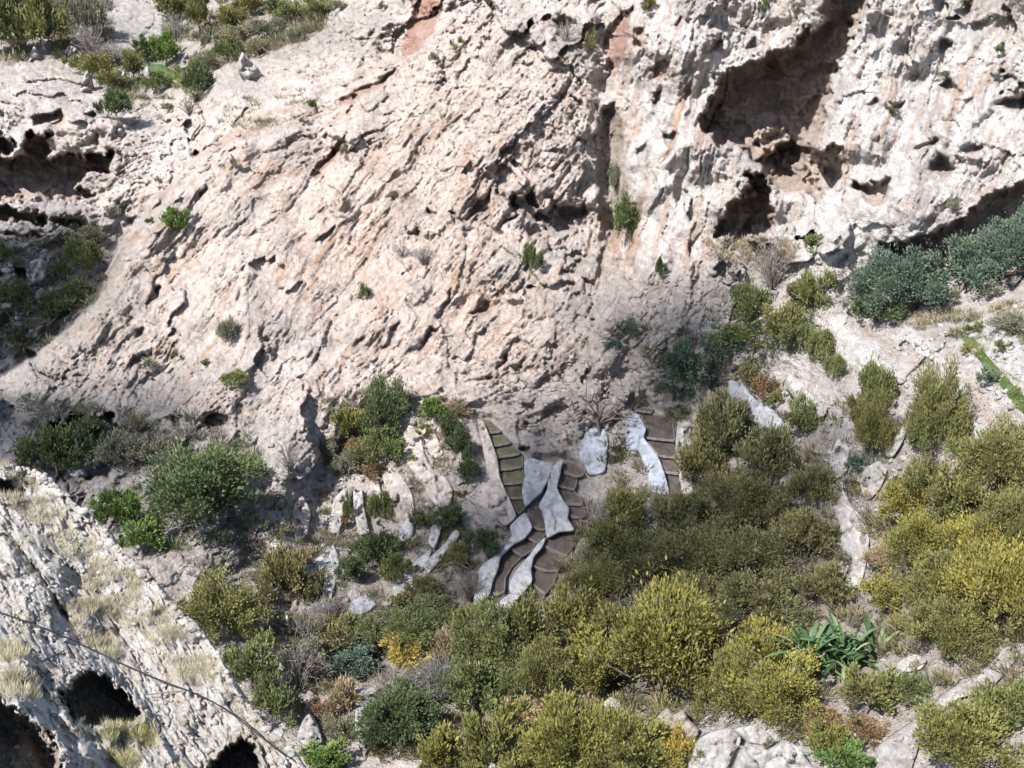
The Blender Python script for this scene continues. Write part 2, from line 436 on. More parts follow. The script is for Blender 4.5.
blobs([(250,28,100,38,.8),(30,40,80,30,.6),(150,70,70,26,.6),(60,290,80,60,.5)], TINT, (0.25, 0.235, 0.19))
# iron-stained streaks running down the rock
st = oriented(fbm, 120, 9, 207, octs=3)
stw = sstep(-0.05, 0.6, st) * np.clip(0.25 + STREAK, 0, 1) * in_massif * ROCKY
TINT += (np.array((0.40, 0.275, 0.20), np.float32) - TINT) * np.clip(stw * 0.95, 0, 1)[..., None]
st2 = oriented(fbm, 60, 5, 307, octs=3)
TINT += (np.array((0.20, 0.185, 0.18), np.float32) - TINT) * np.clip(sstep(0.25, 0.9, st2) * 0.55 * ROCKY, 0, 1)[..., None]
lich = sstep(0.05, 0.7, fbm(U / 60, V / 60, 401, 4))
TINT += (np.array((0.30, 0.285, 0.27), np.float32) - TINT) * (lich * 0.5)[..., None]

TINT *= (1 + .20 * np.clip(oriented(fbm, 90, 3.4, 1401, octs=2), -1, 1) * (.25 + .75 * STREAK) * ROCKY)[..., None]
TINT *= (1 + .16 * fbm(U / 5, V / 5, 421, 3, .7) - .30 * sstep(.35, .9, fbm(UW / 7, VW / 7, 431, 3, .6)))[..., None]
for pts, wd_, colr in [([(868,332),(905,352),(930,378),(950,405)], 9, (.40,.335,.295)), ([(930,338),(962,372),(985,410),(998,440)], 10, (.42,.35,.31)), ([(905,388),(935,420),(960,470)], 5, (.36,.345,.33)),
                       ([(840,330),(890,372),(925,400),(952,470)], 8, (.52,.505,.49)), ([(905,330),(950,372),(972,430),(975,480)], 9, (.52,.505,.49)), ([(1000,335),(1030,380)], 7, (.50,.49,.47)), ([(880,298),(960,318),(1030,300)], 7, (.40,.36,.31))]:
    w = np.exp(-(dist_line(UW, VW, pts) / wd_) ** 2) * .85
    TINT += (np.array(colr, np.float32) - TINT) * w[..., None]
# hollows, caves, cracks: (outline, depth in m, edge softness px, floor tint, tint weight); darker tints paint in shade, RED is mineral stain
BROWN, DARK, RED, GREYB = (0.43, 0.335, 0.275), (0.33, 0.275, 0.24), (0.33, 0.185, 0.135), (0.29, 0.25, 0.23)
HOLLOWS = [
 ([(518,447),(530,446),(531,454),(519,455)], 1.6, 3, DARK, .7), ([(501,516),(506,514),(508,520),(505,525),(501,523)], 1.5, 2, DARK, .8),
 ([(700,128),(706,104),(718,86),(728,70),(738,64),(755,58),(775,52),(795,42),(812,30),(822,14),(824,-10),(828,-60),(882,-60),(869,0),(858,22),(850,45),(838,65),(830,100),(822,120),(811,140),(810,152),(826,146),(838,150),(844,165),(840,178),(826,192),(818,200),(800,192),(780,190),(770,182),(760,165),(745,150),(728,143),(722,148),(712,140)], 7.0, 10, BROWN, .9),
 ([(760,160),(790,140),(812,150),(800,185),(780,190),(766,180)], 3.4, 10, DARK, .6),
 ([(800,110),(815,95),(828,90),(826,110),(812,135),(800,130)], 1.4, 7, DARK, .5),
 ([(806,72),(820,64),(836,62),(833,72),(812,76)], 1.2, 4, DARK, .5),
 ([(762,170),(768,190),(775,215),(778,228),(760,238),(715,240),(713,230),(722,218),(728,205),(738,200),(745,185),(745,175)], 4.4, 6, BROWN, .9),
 ([(850,181),(870,184),(892,177),(891,192),(886,205),(874,207),(862,200)], 2.8, 5, BROWN, .8),
 ([(928,168),(938,154),(950,156),(954,170),(948,177),(935,175)], 2.2, 4, BROWN, .8),
 ([(994,104),(1005,98),(1030,96),(1030,110),(1010,112)], 2.2, 4, DARK, .7),
 ([(934,50),(942,38),(954,42),(950,52)], 1.4, 4, GREYB, .6),
 ([(938,88),(946,78),(960,84),(962,94),(946,96)], 1.6, 4, DARK, .6),
 ([(955,12),(972,-5),(974,14),(968,28),(960,22)], 1.8, 4, GREYB, .6),
 ([(886,108),(892,100),(906,104),(900,114)], 1.2, 3, DARK, .6),
 ([(867,105),(876,97),(880,104),(872,110)], .9, 3, DARK, .5),
 ([(960,150),(975,142),(985,150),(970,158)], 1.2, 4, DARK, .5),
 ([(905,150),(920,146),(935,136),(940,142),(922,154)], .8, 4, GREYB, .4),
 ([(1060,160),(1024,180),(1000,188),(975,208),(945,228),(915,240),(885,243),(872,258),(862,282),(1060,275)], 3.8, 6, BROWN, .8),
 ([(508,205),(514,196),(525,195),(536,189),(535,205),(545,210),(555,208),(565,203),(580,206),(588,200),(588,212),(575,220),(574,232),(562,237),(548,233),(542,222),(525,218),(512,210)], 2.4, 4, GREYB, .8),
 ([(446,210),(462,218),(470,210),(478,198),(492,190),(495,188),(488,205),(492,215),(490,228),(480,225),(468,236),(463,226),(454,222)], 1.8, 4, GREYB, .7),
 ([(426,206),(436,213),(432,222),(426,216)], 1.3, 3, DARK, .6),
 ([(408,235),(416,224),(424,232),(420,242)], 1.3, 3, DARK, .6),
 ([(560,268),(575,262),(578,255),(577,272),(562,275)], 1.3, 3, GREYB, .6),
 ([(560,281),(576,283),(572,289),(562,287)], .9, 3, GREYB, .6),
 ([(468,315),(480,305),(486,299),(494,302),(487,312),(472,318)], 1.2, 3, DARK, .7),
 ([(600,110),(616,104),(624,135),(624,190),(620,240),(604,245),(597,200),(598,150)], 1.5, 8, (0.23,0.19,0.15), .7),
 ([(606,30),(620,12),(632,6),(630,30),(625,60),(620,70),(608,66),(602,50)], 1.3, 4, RED, .9),
 ([(633,30),(645,28),(647,45),(633,50)], .9, 4, RED, .9),
 ([(672,30),(678,17),(682,18),(678,30)], .8, 2, RED, .8),
 ([(703,56),(714,38),(723,40),(712,55)], .9, 3, RED, .8),
 ([(651,70),(664,55),(673,68),(668,80),(655,79)], 1.1, 3, RED, .8),
 ([(650,100),(663,89),(661,105),(656,114)], 1.1, 3, GREYB, .7),
 ([(661,133),(675,129),(679,145),(672,152),(665,145)], 1.2, 3, GREYB, .7),
 ([(636,150),(648,140),(651,152),(645,164),(637,162)], 1.0, 3, GREYB, .7),
 ([(684,90),(690,80),(692,92),(686,104)], .8, 3, RED, .6),
 ([(747,45),(756,36),(758,50),(749,55)], 1.0, 3, GREYB, .6),
 ([(412,-30),(450,-30),(445,0),(440,20),(428,40),(412,55),(399,60),(405,35),(412,10)], 1.4, 5, RED, .95),
 ([(308,177),(318,165),(332,148),(347,131),(343,146),(331,161),(318,179)], 1.3, 4, RED, .9),
 ([(318,160),(330,150),(346,144),(346,150),(330,160),(318,170)], 1.0, 3, RED, .7),
 ([(340,102),(355,92),(372,84),(395,68),(398,72),(378,90),(358,98),(342,108)], 1.0, 3, RED, .7),
 ([(203,150),(210,142),(228,137),(223,150),(205,156)], 2.0, 3, BROWN, .8),
 ([(190,158),(196,148),(204,152),(200,160)], 1.8, 3, DARK, .7),
 ([(148,213),(160,196),(172,179),(171,190),(160,206),(150,216)], 1.6, 3, DARK, .7),
 ([(198,192),(206,186),(208,192),(200,200)], 1.0, 3, DARK, .6),
 ([(25,133),(50,134),(53,146),(48,160),(26,160),(20,147)], 4.0, 4, BROWN, .8),
 ([(-30,156),(20,158),(52,160),(62,152),(90,156),(116,150),(110,172),(86,176),(74,186),(98,192),(84,202),(50,199),(-30,203)], 5.0, 5, BROWN, .8),
 ([(-30,140),(0,137),(15,140),(12,154),(-30,160)], 4.0, 4, DARK, .8),
 ([(-40,204),(0,206),(45,214),(46,226),(0,220),(-40,217)], 3.0, 3, BROWN, .8),
 ([(54,216),(85,222),(92,228),(55,224)], 2.2, 3, BROWN, .8),
 ([(-40,226),(0,229),(50,236),(42,241),(0,237),(-40,236)], 2.5, 3, DARK, .8),
 ([(30,118),(45,115),(60,110),(70,124),(56,133),(46,126),(35,126)], 2.6, 3, BROWN, .8),
 ([(85,112),(100,116),(98,124),(86,120)], 1.6, 3, DARK, .6),
 ([(14,268),(44,272),(46,286),(18,285)], 2.4, 3, DARK, .7),
 ([(-40,250),(10,255),(8,290),(-40,300)], 3.0, 5, DARK, .7),
 ([(132,342),(138,330),(147,325),(147,336)], 1.2, 3, DARK, .6),
 ([(150,300),(156,288),(164,285),(160,298)], 1.2, 3, DARK, .6),
 ([(198,418),(214,412),(228,412),(231,422),(228,436),(206,430)], 2.0, 4, DARK, .6),
 ([(169,418),(180,414),(183,428),(173,431)], 1.4, 3, DARK, .6),
 ([(120,372),(132,360),(150,350),(152,354),(138,366),(126,376)], 1.0, 3, GREYB, .5),
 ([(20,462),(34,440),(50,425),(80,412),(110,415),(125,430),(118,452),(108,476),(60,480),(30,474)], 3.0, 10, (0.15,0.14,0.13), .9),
 ([(484,378),(494,372),(506,352),(510,354),(498,376),(488,385)], 1.0, 3, RED, .6),
 ([(380,350),(388,330),(402,322),(398,335),(386,352)], .9, 3, GREYB, .6),
 ([(352,352),(360,338),(368,336),(362,350)], .9, 3, GREYB, .6),
 ([(414,352),(424,338),(430,326),(438,330),(428,345),(420,358)], .9, 3, GREYB, .6),
 ([(434,316),(444,300),(452,290),(454,296),(446,310),(438,320)], .9, 3, GREYB, .6),
 ([(543,152),(552,148),(570,150),(560,158)], .7, 3, GREYB, .5),
 ([(500,70),(512,60),(530,48),(545,40),(548,46),(530,58),(512,70)], .9, 4, GREYB, .5),
 ([(550,20),(566,14),(580,26),(590,40),(575,44),(560,40)], 1.3, 4, GREYB, .7),
 ([(870,262),(885,255),(893,258),(880,268)], .8, 3, DARK, .5),
 ([(830,268),(840,258),(848,256),(846,264),(834,272)], .7, 3, DARK, .5),
]
jx = 3.4 * fbm(U / 14, V / 14, 501, 3, .5); jy = 3.4 * fbm(U / 14, V / 14, 541, 3, .5)
for poly, dep, soft, colr, wgt in HOLLOWS:
    p = np.array(poly); x0, y0 = p.min(0) - 14; x1, y1 = p.max(0) + 14
    i0, i1 = np.searchsorted(US, (x0, x1)); k0, k1 = np.searchsorted(VS, (y0, y1))
    if i1 <= i0 or k1 <= k0: continue
    sl_ = (slice(k0, k1), slice(i0, i1))
    jk = 1.7 if dep >= 3 else 1.0
    s = sdf_poly(U[sl_] + jk * jx[sl_], V[sl_] + jk * jy[sl_], poly)
    if dep > 2: DEPTH[sl_] += sstep(2, 10, s) * .24 * dep * (fbm(U[sl_] / 30, V[sl_] / 30, 577, 4, .5) * .8 - .5 * (ridged(U[sl_] / 34, V[sl_] / 20, 579, 3) - .4))
    vt = np.clip((V[sl_] - y0 - 14) / (y1 - y0 - 28), 0, 1)
    if dep >= 3: DEPTH[sl_] += dep * (1.25 - 0.35 * vt) * (0.7 * sstep(-0.6, 1.8, s) + 0.3 * sstep(0, soft * 1.5, s)) * (BASE[sl_] / 76)
    else: DEPTH[sl_] += dep * (1.2 - 0.85 * vt) * (0.5 * sstep(-0.6, 1.8, s) + 0.5 * sstep(0, soft * 1.5, s)) * (BASE[sl_] / 76)
    DEPTH[sl_] -= 0.28 * dep ** .5 * np.exp(-((s + 4) / 4.5) ** 2) * (1 - vt)
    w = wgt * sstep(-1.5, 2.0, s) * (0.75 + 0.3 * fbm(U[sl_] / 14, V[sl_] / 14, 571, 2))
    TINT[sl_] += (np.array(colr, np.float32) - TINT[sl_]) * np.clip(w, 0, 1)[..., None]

# the terrace zone lies a little lower, so that the walls and beds stand clear of it
FIELDS = {
 'lower_left': ([[(529,510),(533,508),(541,509),(546,518),(546,528),(540,529),(531,525),(530,518)],
   [(531,527),(540,531),(546,530),(544,536),(537,542),(526,536),(526,531)],
   [(524,538),(535,544),(532,550),(522,555),(511,548),(515,543)],
   [(510,550),(521,557),(512,566),(505,578),(504,591),(497,594),(489,591),(492,580),(498,566),(500,557)],
   [(488,594),(497,597),(505,595),(497,603),(487,615),(472,614),(477,604)]],
   "brown strip of tilled plots curving down to the grey bare shrub", (0.135, 0.11, 0.092)),
 'upper_mid': ([[(563,465),(569,462),(580,468),(583,474),(577,476),(565,472)], [(561,474),(577,479),(574,489),(558,485)],
   [(557,488),(574,492),(580,499),(582,504),(566,503),(557,496)], [(565,507),(575,505),(584,508),(586,515),(577,517),(567,514)],
   [(567,520),(577,519),(584,522),(585,528),(576,531),(567,525)]],
   "short stack of five small brown plots above the wide pale wall", (0.14, 0.115, 0.098)),
 'lower_right': ([[(545,541),(555,533),(564,529),(573,532),(577,538),(571,549),(566,555),(556,551),(545,546)],
   [(541,549),(555,554),(563,558),(558,570),(546,570),(532,565),(535,556)], [(531,568),(545,573),(557,573),(553,584),(545,593),(531,582)],
   [(530,585),(544,595),(540,606),(522,596),(525,590)], [(506,599),(520,595),(538,607),(520,612),(510,606)]],
   "widest strip of tilled brown plots ending under the olive trees", (0.14, 0.115, 0.098)),
 'upper_left': ([[(482,419),(490,421),(500,431),(487,432)], [(487,433.5),(501,432.5),(510,442),(493,445.5)], [(494,447),(511,443.5),(520,453),(497,457)],
   [(498,458.5),(521,454.5),(522,466),(499,469.5)], [(499,471),(522,467.5),(523,482),(504,483.5)], [(505,485),(523,483.5),(525,497),(510,497.5)], [(511,499),(525,498.5),(525,506),(519,513)]],
   "narrow strip of green tinged plots tapering between two pale walls", (0.125, 0.118, 0.075)),
 'right': ([[(634,405),(652,409),(651,412),(635,409.5)], [(636,411.5),(671,418),(674,440),(646,437),(648,428),(642,416)], [(646,439),(674,441.5),(675,457),(659,455)],
   [(660,457),(675,458.5),(678,473),(664,471)], [(664,473),(679,474.5),(681,494),(669,492)]],
   "dark bare strip of plots beside the bluish wall under the cliff", (0.115, 0.098, 0.088)),
}
ZONE = [(476,415),(492,416),(530,458),(565,455),(592,475),(590,530),(580,545),(560,600),(540,615),(470,620),(468,600),(500,540),(512,520),(495,475)]
ZONE2 = [(630,402),(655,405),(676,416),(684,496),(664,496),(640,455),(644,436)]
for z_ in (ZONE, ZONE2):
    s = sdf_poly(U, V, z_)
    w = sstep(-6, 4, s)
    smooth_d = D_SMOOTH + .75
    DEPTH += (np.maximum(smooth_d, DEPTH) - DEPTH) * w

DEPTH = np.maximum(DEPTH, 30)
P = to_world(U, V, DEPTH)
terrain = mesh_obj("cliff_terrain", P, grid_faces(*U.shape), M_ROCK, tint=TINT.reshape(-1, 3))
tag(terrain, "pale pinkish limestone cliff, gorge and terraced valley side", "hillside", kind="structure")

def sample(arr, u, v):
    i = np.clip(np.searchsorted(US, u) - 1, 0, len(US) - 2); k = np.clip(np.searchsorted(VS, v) - 1, 0, len(VS) - 2)
    fu = (u - US[i]) / (US[i + 1] - US[i]); fv = (v - VS[k]) / (VS[k + 1] - VS[k])
    return (arr[k, i] * (1 - fu) + arr[k, i + 1] * fu) * (1 - fv) + (arr[k + 1, i] * (1 - fu) + arr[k + 1, i + 1] * fu) * fv

# ================================================================== near spur at the lower left
CREST = [(-220,415),(-60,452),(0,462),(30,468),(55,482),(75,503),(105,528),(125,553),(150,574),(168,600),(200,628),(222,662),(235,690),(262,720),(290,745),(305,768),(360,840),(440,930)]
cu, cv = np.array(CREST, float).T
FU = np.concatenate([np.arange(-200, -10, 3.0), np.arange(-10, 330, 1.0), np.arange(330, 440, 3.0)]).astype(np.float32)
vc = np.interp(FU, cu, cv).astype(np.float32) + 2.2 * fbm(FU / 9, FU * 0 + 3.3, 701, 3).astype(np.float32) + 1.2 * noise(FU / 3.5, FU * 0 + 1.3, 705)
tt = np.concatenate([np.arange(0, 60, 0.9), np.arange(60, 420, 1.3)]).astype(np.float32)
FX = np.repeat(FU[None], len(tt), 0)
FY = vc[None] + tt[:, None]
FP = [(-200,430,27),(0,465,24.5),(60,488,23.9),(120,550,22.6),(170,605,21.4),(235,690,19.0),(300,768,17.2),(420,920,14.4),(0,530,22.6),(0,610,20.5),(80,600,21.6),(150,680,20),(0,690,18.2),(100,720,18.6),(200,740,18.8),
      (0,768,16.5),(100,768,17.5),(0,900,14),(200,900,15.5),(-200,600,22),(-200,800,17),(60,560,22.4),(110,620,21.4)]
FD = RBF([(a, b) for a, b, _ in FP], [c for _, _, c in FP], 30)
fd0 = FD(FX, FY)
def near_slabs(x, y, seed):
    a, e, c = worley(x + .4 * fbm(x * 1.4, y * 1.4, seed + 3, 2), y + .4 * fbm(x * 1.4, y * 1.4, seed + 4, 2), seed)
    return (c - .5) - .8 * (1 - sstep(0, .22, e))
ROCKF = np.clip(np.exp(-((FX - 60) / 70) ** 2 - ((FY - 640) / 50) ** 2) + np.exp(-((FX - 190) / 60) ** 2 - ((FY - 720) / 50) ** 2) + .25 + .6 * np.exp(-(tt[:, None] / 22) ** 2), 0, 1)
rs = FX * .62 + FY * .78; rt = -FX * .78 + FY * .62
fdis = .34 * fbm(FX / 70, FY / 70, 711, 3) - .22 * (ridged(rs / 60, rt / 22, 715, 3) - .4) - .10 * near_slabs(rs / 26, rt / 13, 721) * (0.3 + .7 * ROCKF) - .025 * near_slabs(FX / 7, FY / 5, 731) - .025 * (ridged(FX / 7, FY / 7, 741, 3, .6) - .4)
fd = fd0 + fdis * 1.2 - 0.15 * np.exp(-(tt[:, None] / 7) ** 2)
# edges of the little terraces that run along the spur: the ground steps back under each edge
def near_step(pts, dep, wid):
    global fd
    p = np.array(pts, float); s_ = FY - np.interp(FX, p[:, 0], p[:, 1]) - 2.5 * fbm(FX / 8, FY / 8, 751, 3)
    along = sstep(p[0, 0] - 4, p[0, 0] + 8, FX) * sstep(p[-1, 0] + 4, p[-1, 0] - 8, FX)
    fd = fd + along * dep * sstep(-.5, 1.2, s_) * np.exp(-np.maximum(s_, 0) / wid)
near_step([(-40,525),(10,535),(40,572),(66,612),(80,640)], .55, 7)
near_step([(45,545),(75,570),(110,600),(120,622)], .22, 6)
NEAR_TINT = np.empty(FX.shape + (3,), np.float32); NEAR_TINT[:] = (0.375, 0.36, 0.34)
gr_ = sstep(-.1, .5, fbm(FX / 40, FY / 40, 761, 3))
NEAR_TINT += (np.array((0.32, 0.285, 0.215), np.float32) - NEAR_TINT) * (gr_ * .6)[..., None]
for poly, dep, soft in [([(60,697),(70,684),(84,674),(96,671),(107,677),(126,695),(140,709),(143,718),(126,726),(106,721),(90,728),(74,722)], 1.5, 7),
                        ([(205,775),(224,750),(240,742),(248,739),(251,750),(259,762),(266,780)], 1.5, 6),
                        ([(-60,690),(0,698),(22,714),(46,730),(60,752),(66,800),(20,900),(-60,900)], 2.2, 14),
                        ([(-40,474),(0,478),(11,480),(26,494),(16,499),(0,492),(-40,488)], 1.5, 4)]:
    jx2 = 5.5 * fbm(FX / 13, FY / 13, 771, 4, .6); s_ = sdf_poly(FX + jx2, FY + jx2[::-1] * .6, poly)
    fd += dep * (.55 * sstep(-.6, 1.4, s_) + .45 * sstep(0, soft, s_))
    fd -= .18 * np.exp(-((s_ + 4) / 4) ** 2)
    NEAR_TINT += (np.array((0.25, 0.215, 0.185), np.float32) - NEAR_TINT) * (.85 * sstep(-.5, 2, s_))[..., None]
NP_ = to_world(FX, FY, fd)
back = []
c0 = NP_[0]; outd = np.array([.10, 1.0, 0.0]); outd /= np.linalg.norm(outd)
for k, (a_, b_) in enumerate([(.05, .05), (.2, .24), (.5, .7), (1.0, 1.5), (2.0, 3.2), (5, 8), (11, 17), (15, 30)]):
    q_ = c0 + outd * a_ - np.array([0, 0, b_]); q_ = q_ + (.25 * a_) ** .5 * .25 * np.stack([fbm(FU / 14, FU * 0 + k, 781 + i, 3) for i in range(3)], -1)
    back.append(q_)
ALLP = np.concatenate([np.array(back[::-1]), NP_], 0)
ALLT = np.concatenate([np.repeat(NEAR_TINT[:1], len(back), 0), NEAR_TINT], 0)
spur = mesh_obj("rocky_spur_terrain", ALLP, grid_faces(*ALLP.shape[:2]), M_NEAR, tint=ALLT.reshape(-1, 3))
tag(spur, "near pale stony spur with dry grass at the lower left", "hillside", kind="structure")
def near_point(u, v):
    i = int(np.clip(np.searchsorted(FU, u), 0, len(FU) - 1)); k = int(np.clip(np.searchsorted(tt, v - vc[i]), 0, len(tt) - 1))
    return NP_[k, i], fd[k, i]

# ================================================================== patches cut from outlines: beds, walls, boulders
def outline(poly, step, grow=0.0, rnd=.55):
    out = []
    p = np.array(poly, float); n = len(p)
    if grow:
        area = .5 * np.sum(p[:, 0] * np.roll(p[:, 1], -1) - np.roll(p[:, 0], -1) * p[:, 1])
        t_ = unit(np.roll(p, -1, 0) - p); nn_ = np.stack([t_[:, 1], -t_[:, 0]], -1) * np.sign(area)
        p = p + unit(nn_ + np.roll(nn_, 1, 0)) * grow
    for i in range(n):                                      # a rounded closed curve through the corners
        a, b, c, d = p[i - 1], p[i], p[(i + 1) % n], p[(i + 2) % n]
        m = max(1, int(np.hypot(*(c - b)) / step))
        for k in range(m):
            t = k / m
            q = .5 * ((2 * b) + (c - a) * t + (2 * a - 5 * b + 4 * c - d) * t * t + (-a + 3 * b - 3 * c + d) * t ** 3)
            out.append(q * rnd + (b + (c - b) * t) * (1 - rnd))
    return np.array(out)

def patch(name, poly, depth_fn, material, tint, thick=.6, step=1.6, bulge=0.0, rough=.05, inner=None, parent=None, seed=0, stain=None, grow=0.0, rnd=.55):
    """a solid piece whose front has the given outline: front, sides and back"""
    o_ = outline(poly, step, grow, rnd)
    x0, y0 = o_.min(0); x1, y1 = o_.max(0)
    st_ = inner or step * 1.15
    gx, gy = np.meshgrid(np.arange(x0, x1, st_), np.arange(y0, y1, st_))
    gx = gx + (np.arange(gx.shape[0]) % 2)[:, None] * st_ * .5
    s_ = sdf_poly(gx.astype(np.float32), gy.astype(np.float32), o_)
    pts = np.concatenate([o_, np.stack([gx[s_ > st_ * .6], gy[s_ > st_ * .6]], -1)])
    n = len(o_)
    vv, ee, ff, *_ = delaunay_2d_cdt([Vector(p) for p in pts], [], [list(range(n))], 1, 1e-4)
    vv = np.array([(p.x, p.y) for p in vv], np.float32)
    tri = np.array([f for f in ff if len(f) == 3], np.int32)
    if not len(tri): return None
    sd = np.maximum(sdf_poly(vv[:, 0], vv[:, 1], o_), 0)
    d = depth_fn(vv[:, 0], vv[:, 1])
    mpp = d / F
    if bulge: d = d - bulge * mpp * np.sqrt(np.minimum(sd, 40) * 8 + .01)
    bsz = max(7, min(np.ptp(o_[:, 0]), np.ptp(o_[:, 1])) / 1.8)
    if bulge > .5:
        _, e_, c_ = worley(vv[:, 0] / (bsz * 1.2) + .35 * fbm(vv[:, 0] / bsz, vv[:, 1] / bsz, 811 + seed, 2), vv[:, 1] / bsz, 815 + seed)
        d = d - mpp * sstep(0, 3, sd) * (3.5 * (c_ - .5) - 1.2 * (1 - sstep(0, .18, e_)))
    x_, y_ = vv[:, 0], vv[:, 1]
    d = d - rough * sstep(0, 3, sd) * (1.2 * fbm(x_ / bsz, y_ / bsz, 801 + seed, 4, .5) + 2.4 * facets(x_ / bsz + .3 * fbm(x_ / 14, y_ / 14, 803 + seed, 3), y_ / bsz + .3 * fbm(x_ / 14, y_ / 14, 804 + seed, 3), 805 + seed) + .8 * facets(x_ / 9 + .3 * fbm(x_ / 6, y_ / 6, 809 + seed, 2), y_ / 8, 807 + seed) - .5 * cracks(x_ / bsz, y_ / bsz * 1.3, 806 + seed))
    front = to_world(vv[:, 0], vv[:, 1], d)
    back_ = front + np.array([0, thick * .8, -thick * .6])
    # boundary edges
    ed = {}
    for a, b, c in tri:
        for e in ((a, b), (b, c), (c, a)):
            if (e[1], e[0]) in ed: del ed[(e[1], e[0])]
            else: ed[e] = 1
    m = len(vv)
    sides = []
    for a, b in ed: sides += [(b, a, a + m), (b, a + m, b + m)]
    faces = np.concatenate([tri, tri[:, ::-1] + m, np.array(sides, np.int32)])
    allv = np.concatenate([front, back_])
    # orientation: the front must look at the camera
    a, b, c = front[tri[0, 0]], front[tri[0, 1]], front[tri[0, 2]]
    if np.dot(np.cross(b - a, c - a), -a) < 0: faces = faces[:, ::-1]
    cv_ = np.empty((2 * m, 3), np.float32); cv_[:] = tint
    k_ = (1 + .22 * fbm(vv[:, 0] / 6, vv[:, 1] / 6, 821 + seed, 3))[:, None].astype(np.float32)
    cv_[:m] *= k_
    if stain is not None:
        w_ = sstep(.05, .6, fbm(vv[:, 0] / 9, vv[:, 1] / 14, 841 + seed, 3))[:, None] * .6
        cv_[:m] += (np.array(stain, np.float32) - cv_[:m]) * w_
    ctr = front.mean(0)
    ob = mesh_obj(name, allv - (ctr if parent is None else np.array(parent.location)), faces, material, parent, cv_)
    if parent is None: ob.location = ctr
    return ob

def smooth_at(u, v, off=0.0):
    return sample(D_SMOOTH, u, v) + off
def level_depth(z):                           # distance at which the view through (u, v) meets the level z
    def fn(u, v):
        x = (u - W / 2) / F; y = -(v - H / 2) / F
        l = np.sqrt(x * x + y * y + 1)
        return z / ((-SP + y * CP) / l)
    return fn
FIELD_Z = []
FLABEL = {}
for key, (plots, lab, tint) in FIELDS.items():
    allp = np.concatenate([np.array(p, float) for p in plots])
    c = allp.mean(0)
    root = empty("terrace_field", to_world(c[0], c[1], float(smooth_at(c[0], c[1]))))
    tag(root, lab, "terrace field", "small tilled terrace fields at the foot of the cliff")
    for k, pl in enumerate(plots):
        pc = np.array(pl, float).mean(0)
        dd = float(smooth_at(pc[0], pc[1], .45))
        z = float(to_world(pc[0], pc[1], dd)[2])
        lev = level_depth(z)
        def bed(u, v, lev=lev, pc=pc):          # level, held near the slope it was cut from
            return np.clip(lev(u, v), smooth_at(u, v) + .25, smooth_at(u, v) + .55)
        t_ = np.array(tint) * (0.85 + .3 * rng.random())
        patch("plot", pl, bed, M_SOIL, t_, thick=.5, step=1.2, rough=.03, parent=root, seed=k, stain=np.array(tint) * .6, grow=.7, rnd=.2)
        o_ = outline(pl, 1.2, .45, .2); o_ = np.concatenate([o_, o_[:1]])
        ctr = o_.mean(0); nn = len(o_)
        dd_ = bed(o_[:, 0], o_[:, 1])
        wob = fbm(np.arange(nn) / 4, np.full(nn, k * 3.1), 861, 2)
        hw = 0.034 + .016 * wob                                   # the earth-and-stone rim round each plot
        ring = to_world(o_[:, 0], o_[:, 1], dd_)
        tang = np.roll(ring, -1, 0) - np.roll(ring, 1, 0); tang[0] = tang[-1] = ring[1] - ring[-2]
        nrm = np.stack([-tang[:, 1], tang[:, 0], 0 * tang[:, 0]], -1); nrm /= np.linalg.norm(nrm, axis=1)[:, None] + 1e-6
        up = np.array([0, 0, 1.0])
        prof = [(-1.3, -.07), (-1, .02), (-.5, .05), (.5, .05), (1, .02), (1.3, -.07)]
        vs_ = np.stack([ring + nrm * (a * hw)[:, None] + up * b * (1 + .3 * wob)[:, None] for a, b in prof], 0)
        f_ = grid_faces(len(prof), nn)
        tc_ = np.empty((vs_.shape[0] * nn, 3), np.float32); tc_[:] = (0.215, 0.195, 0.178)
        mesh_obj("rim", vs_.reshape(-1, 3) - np.array(root.location), f_, M_WALL, root, tc_)

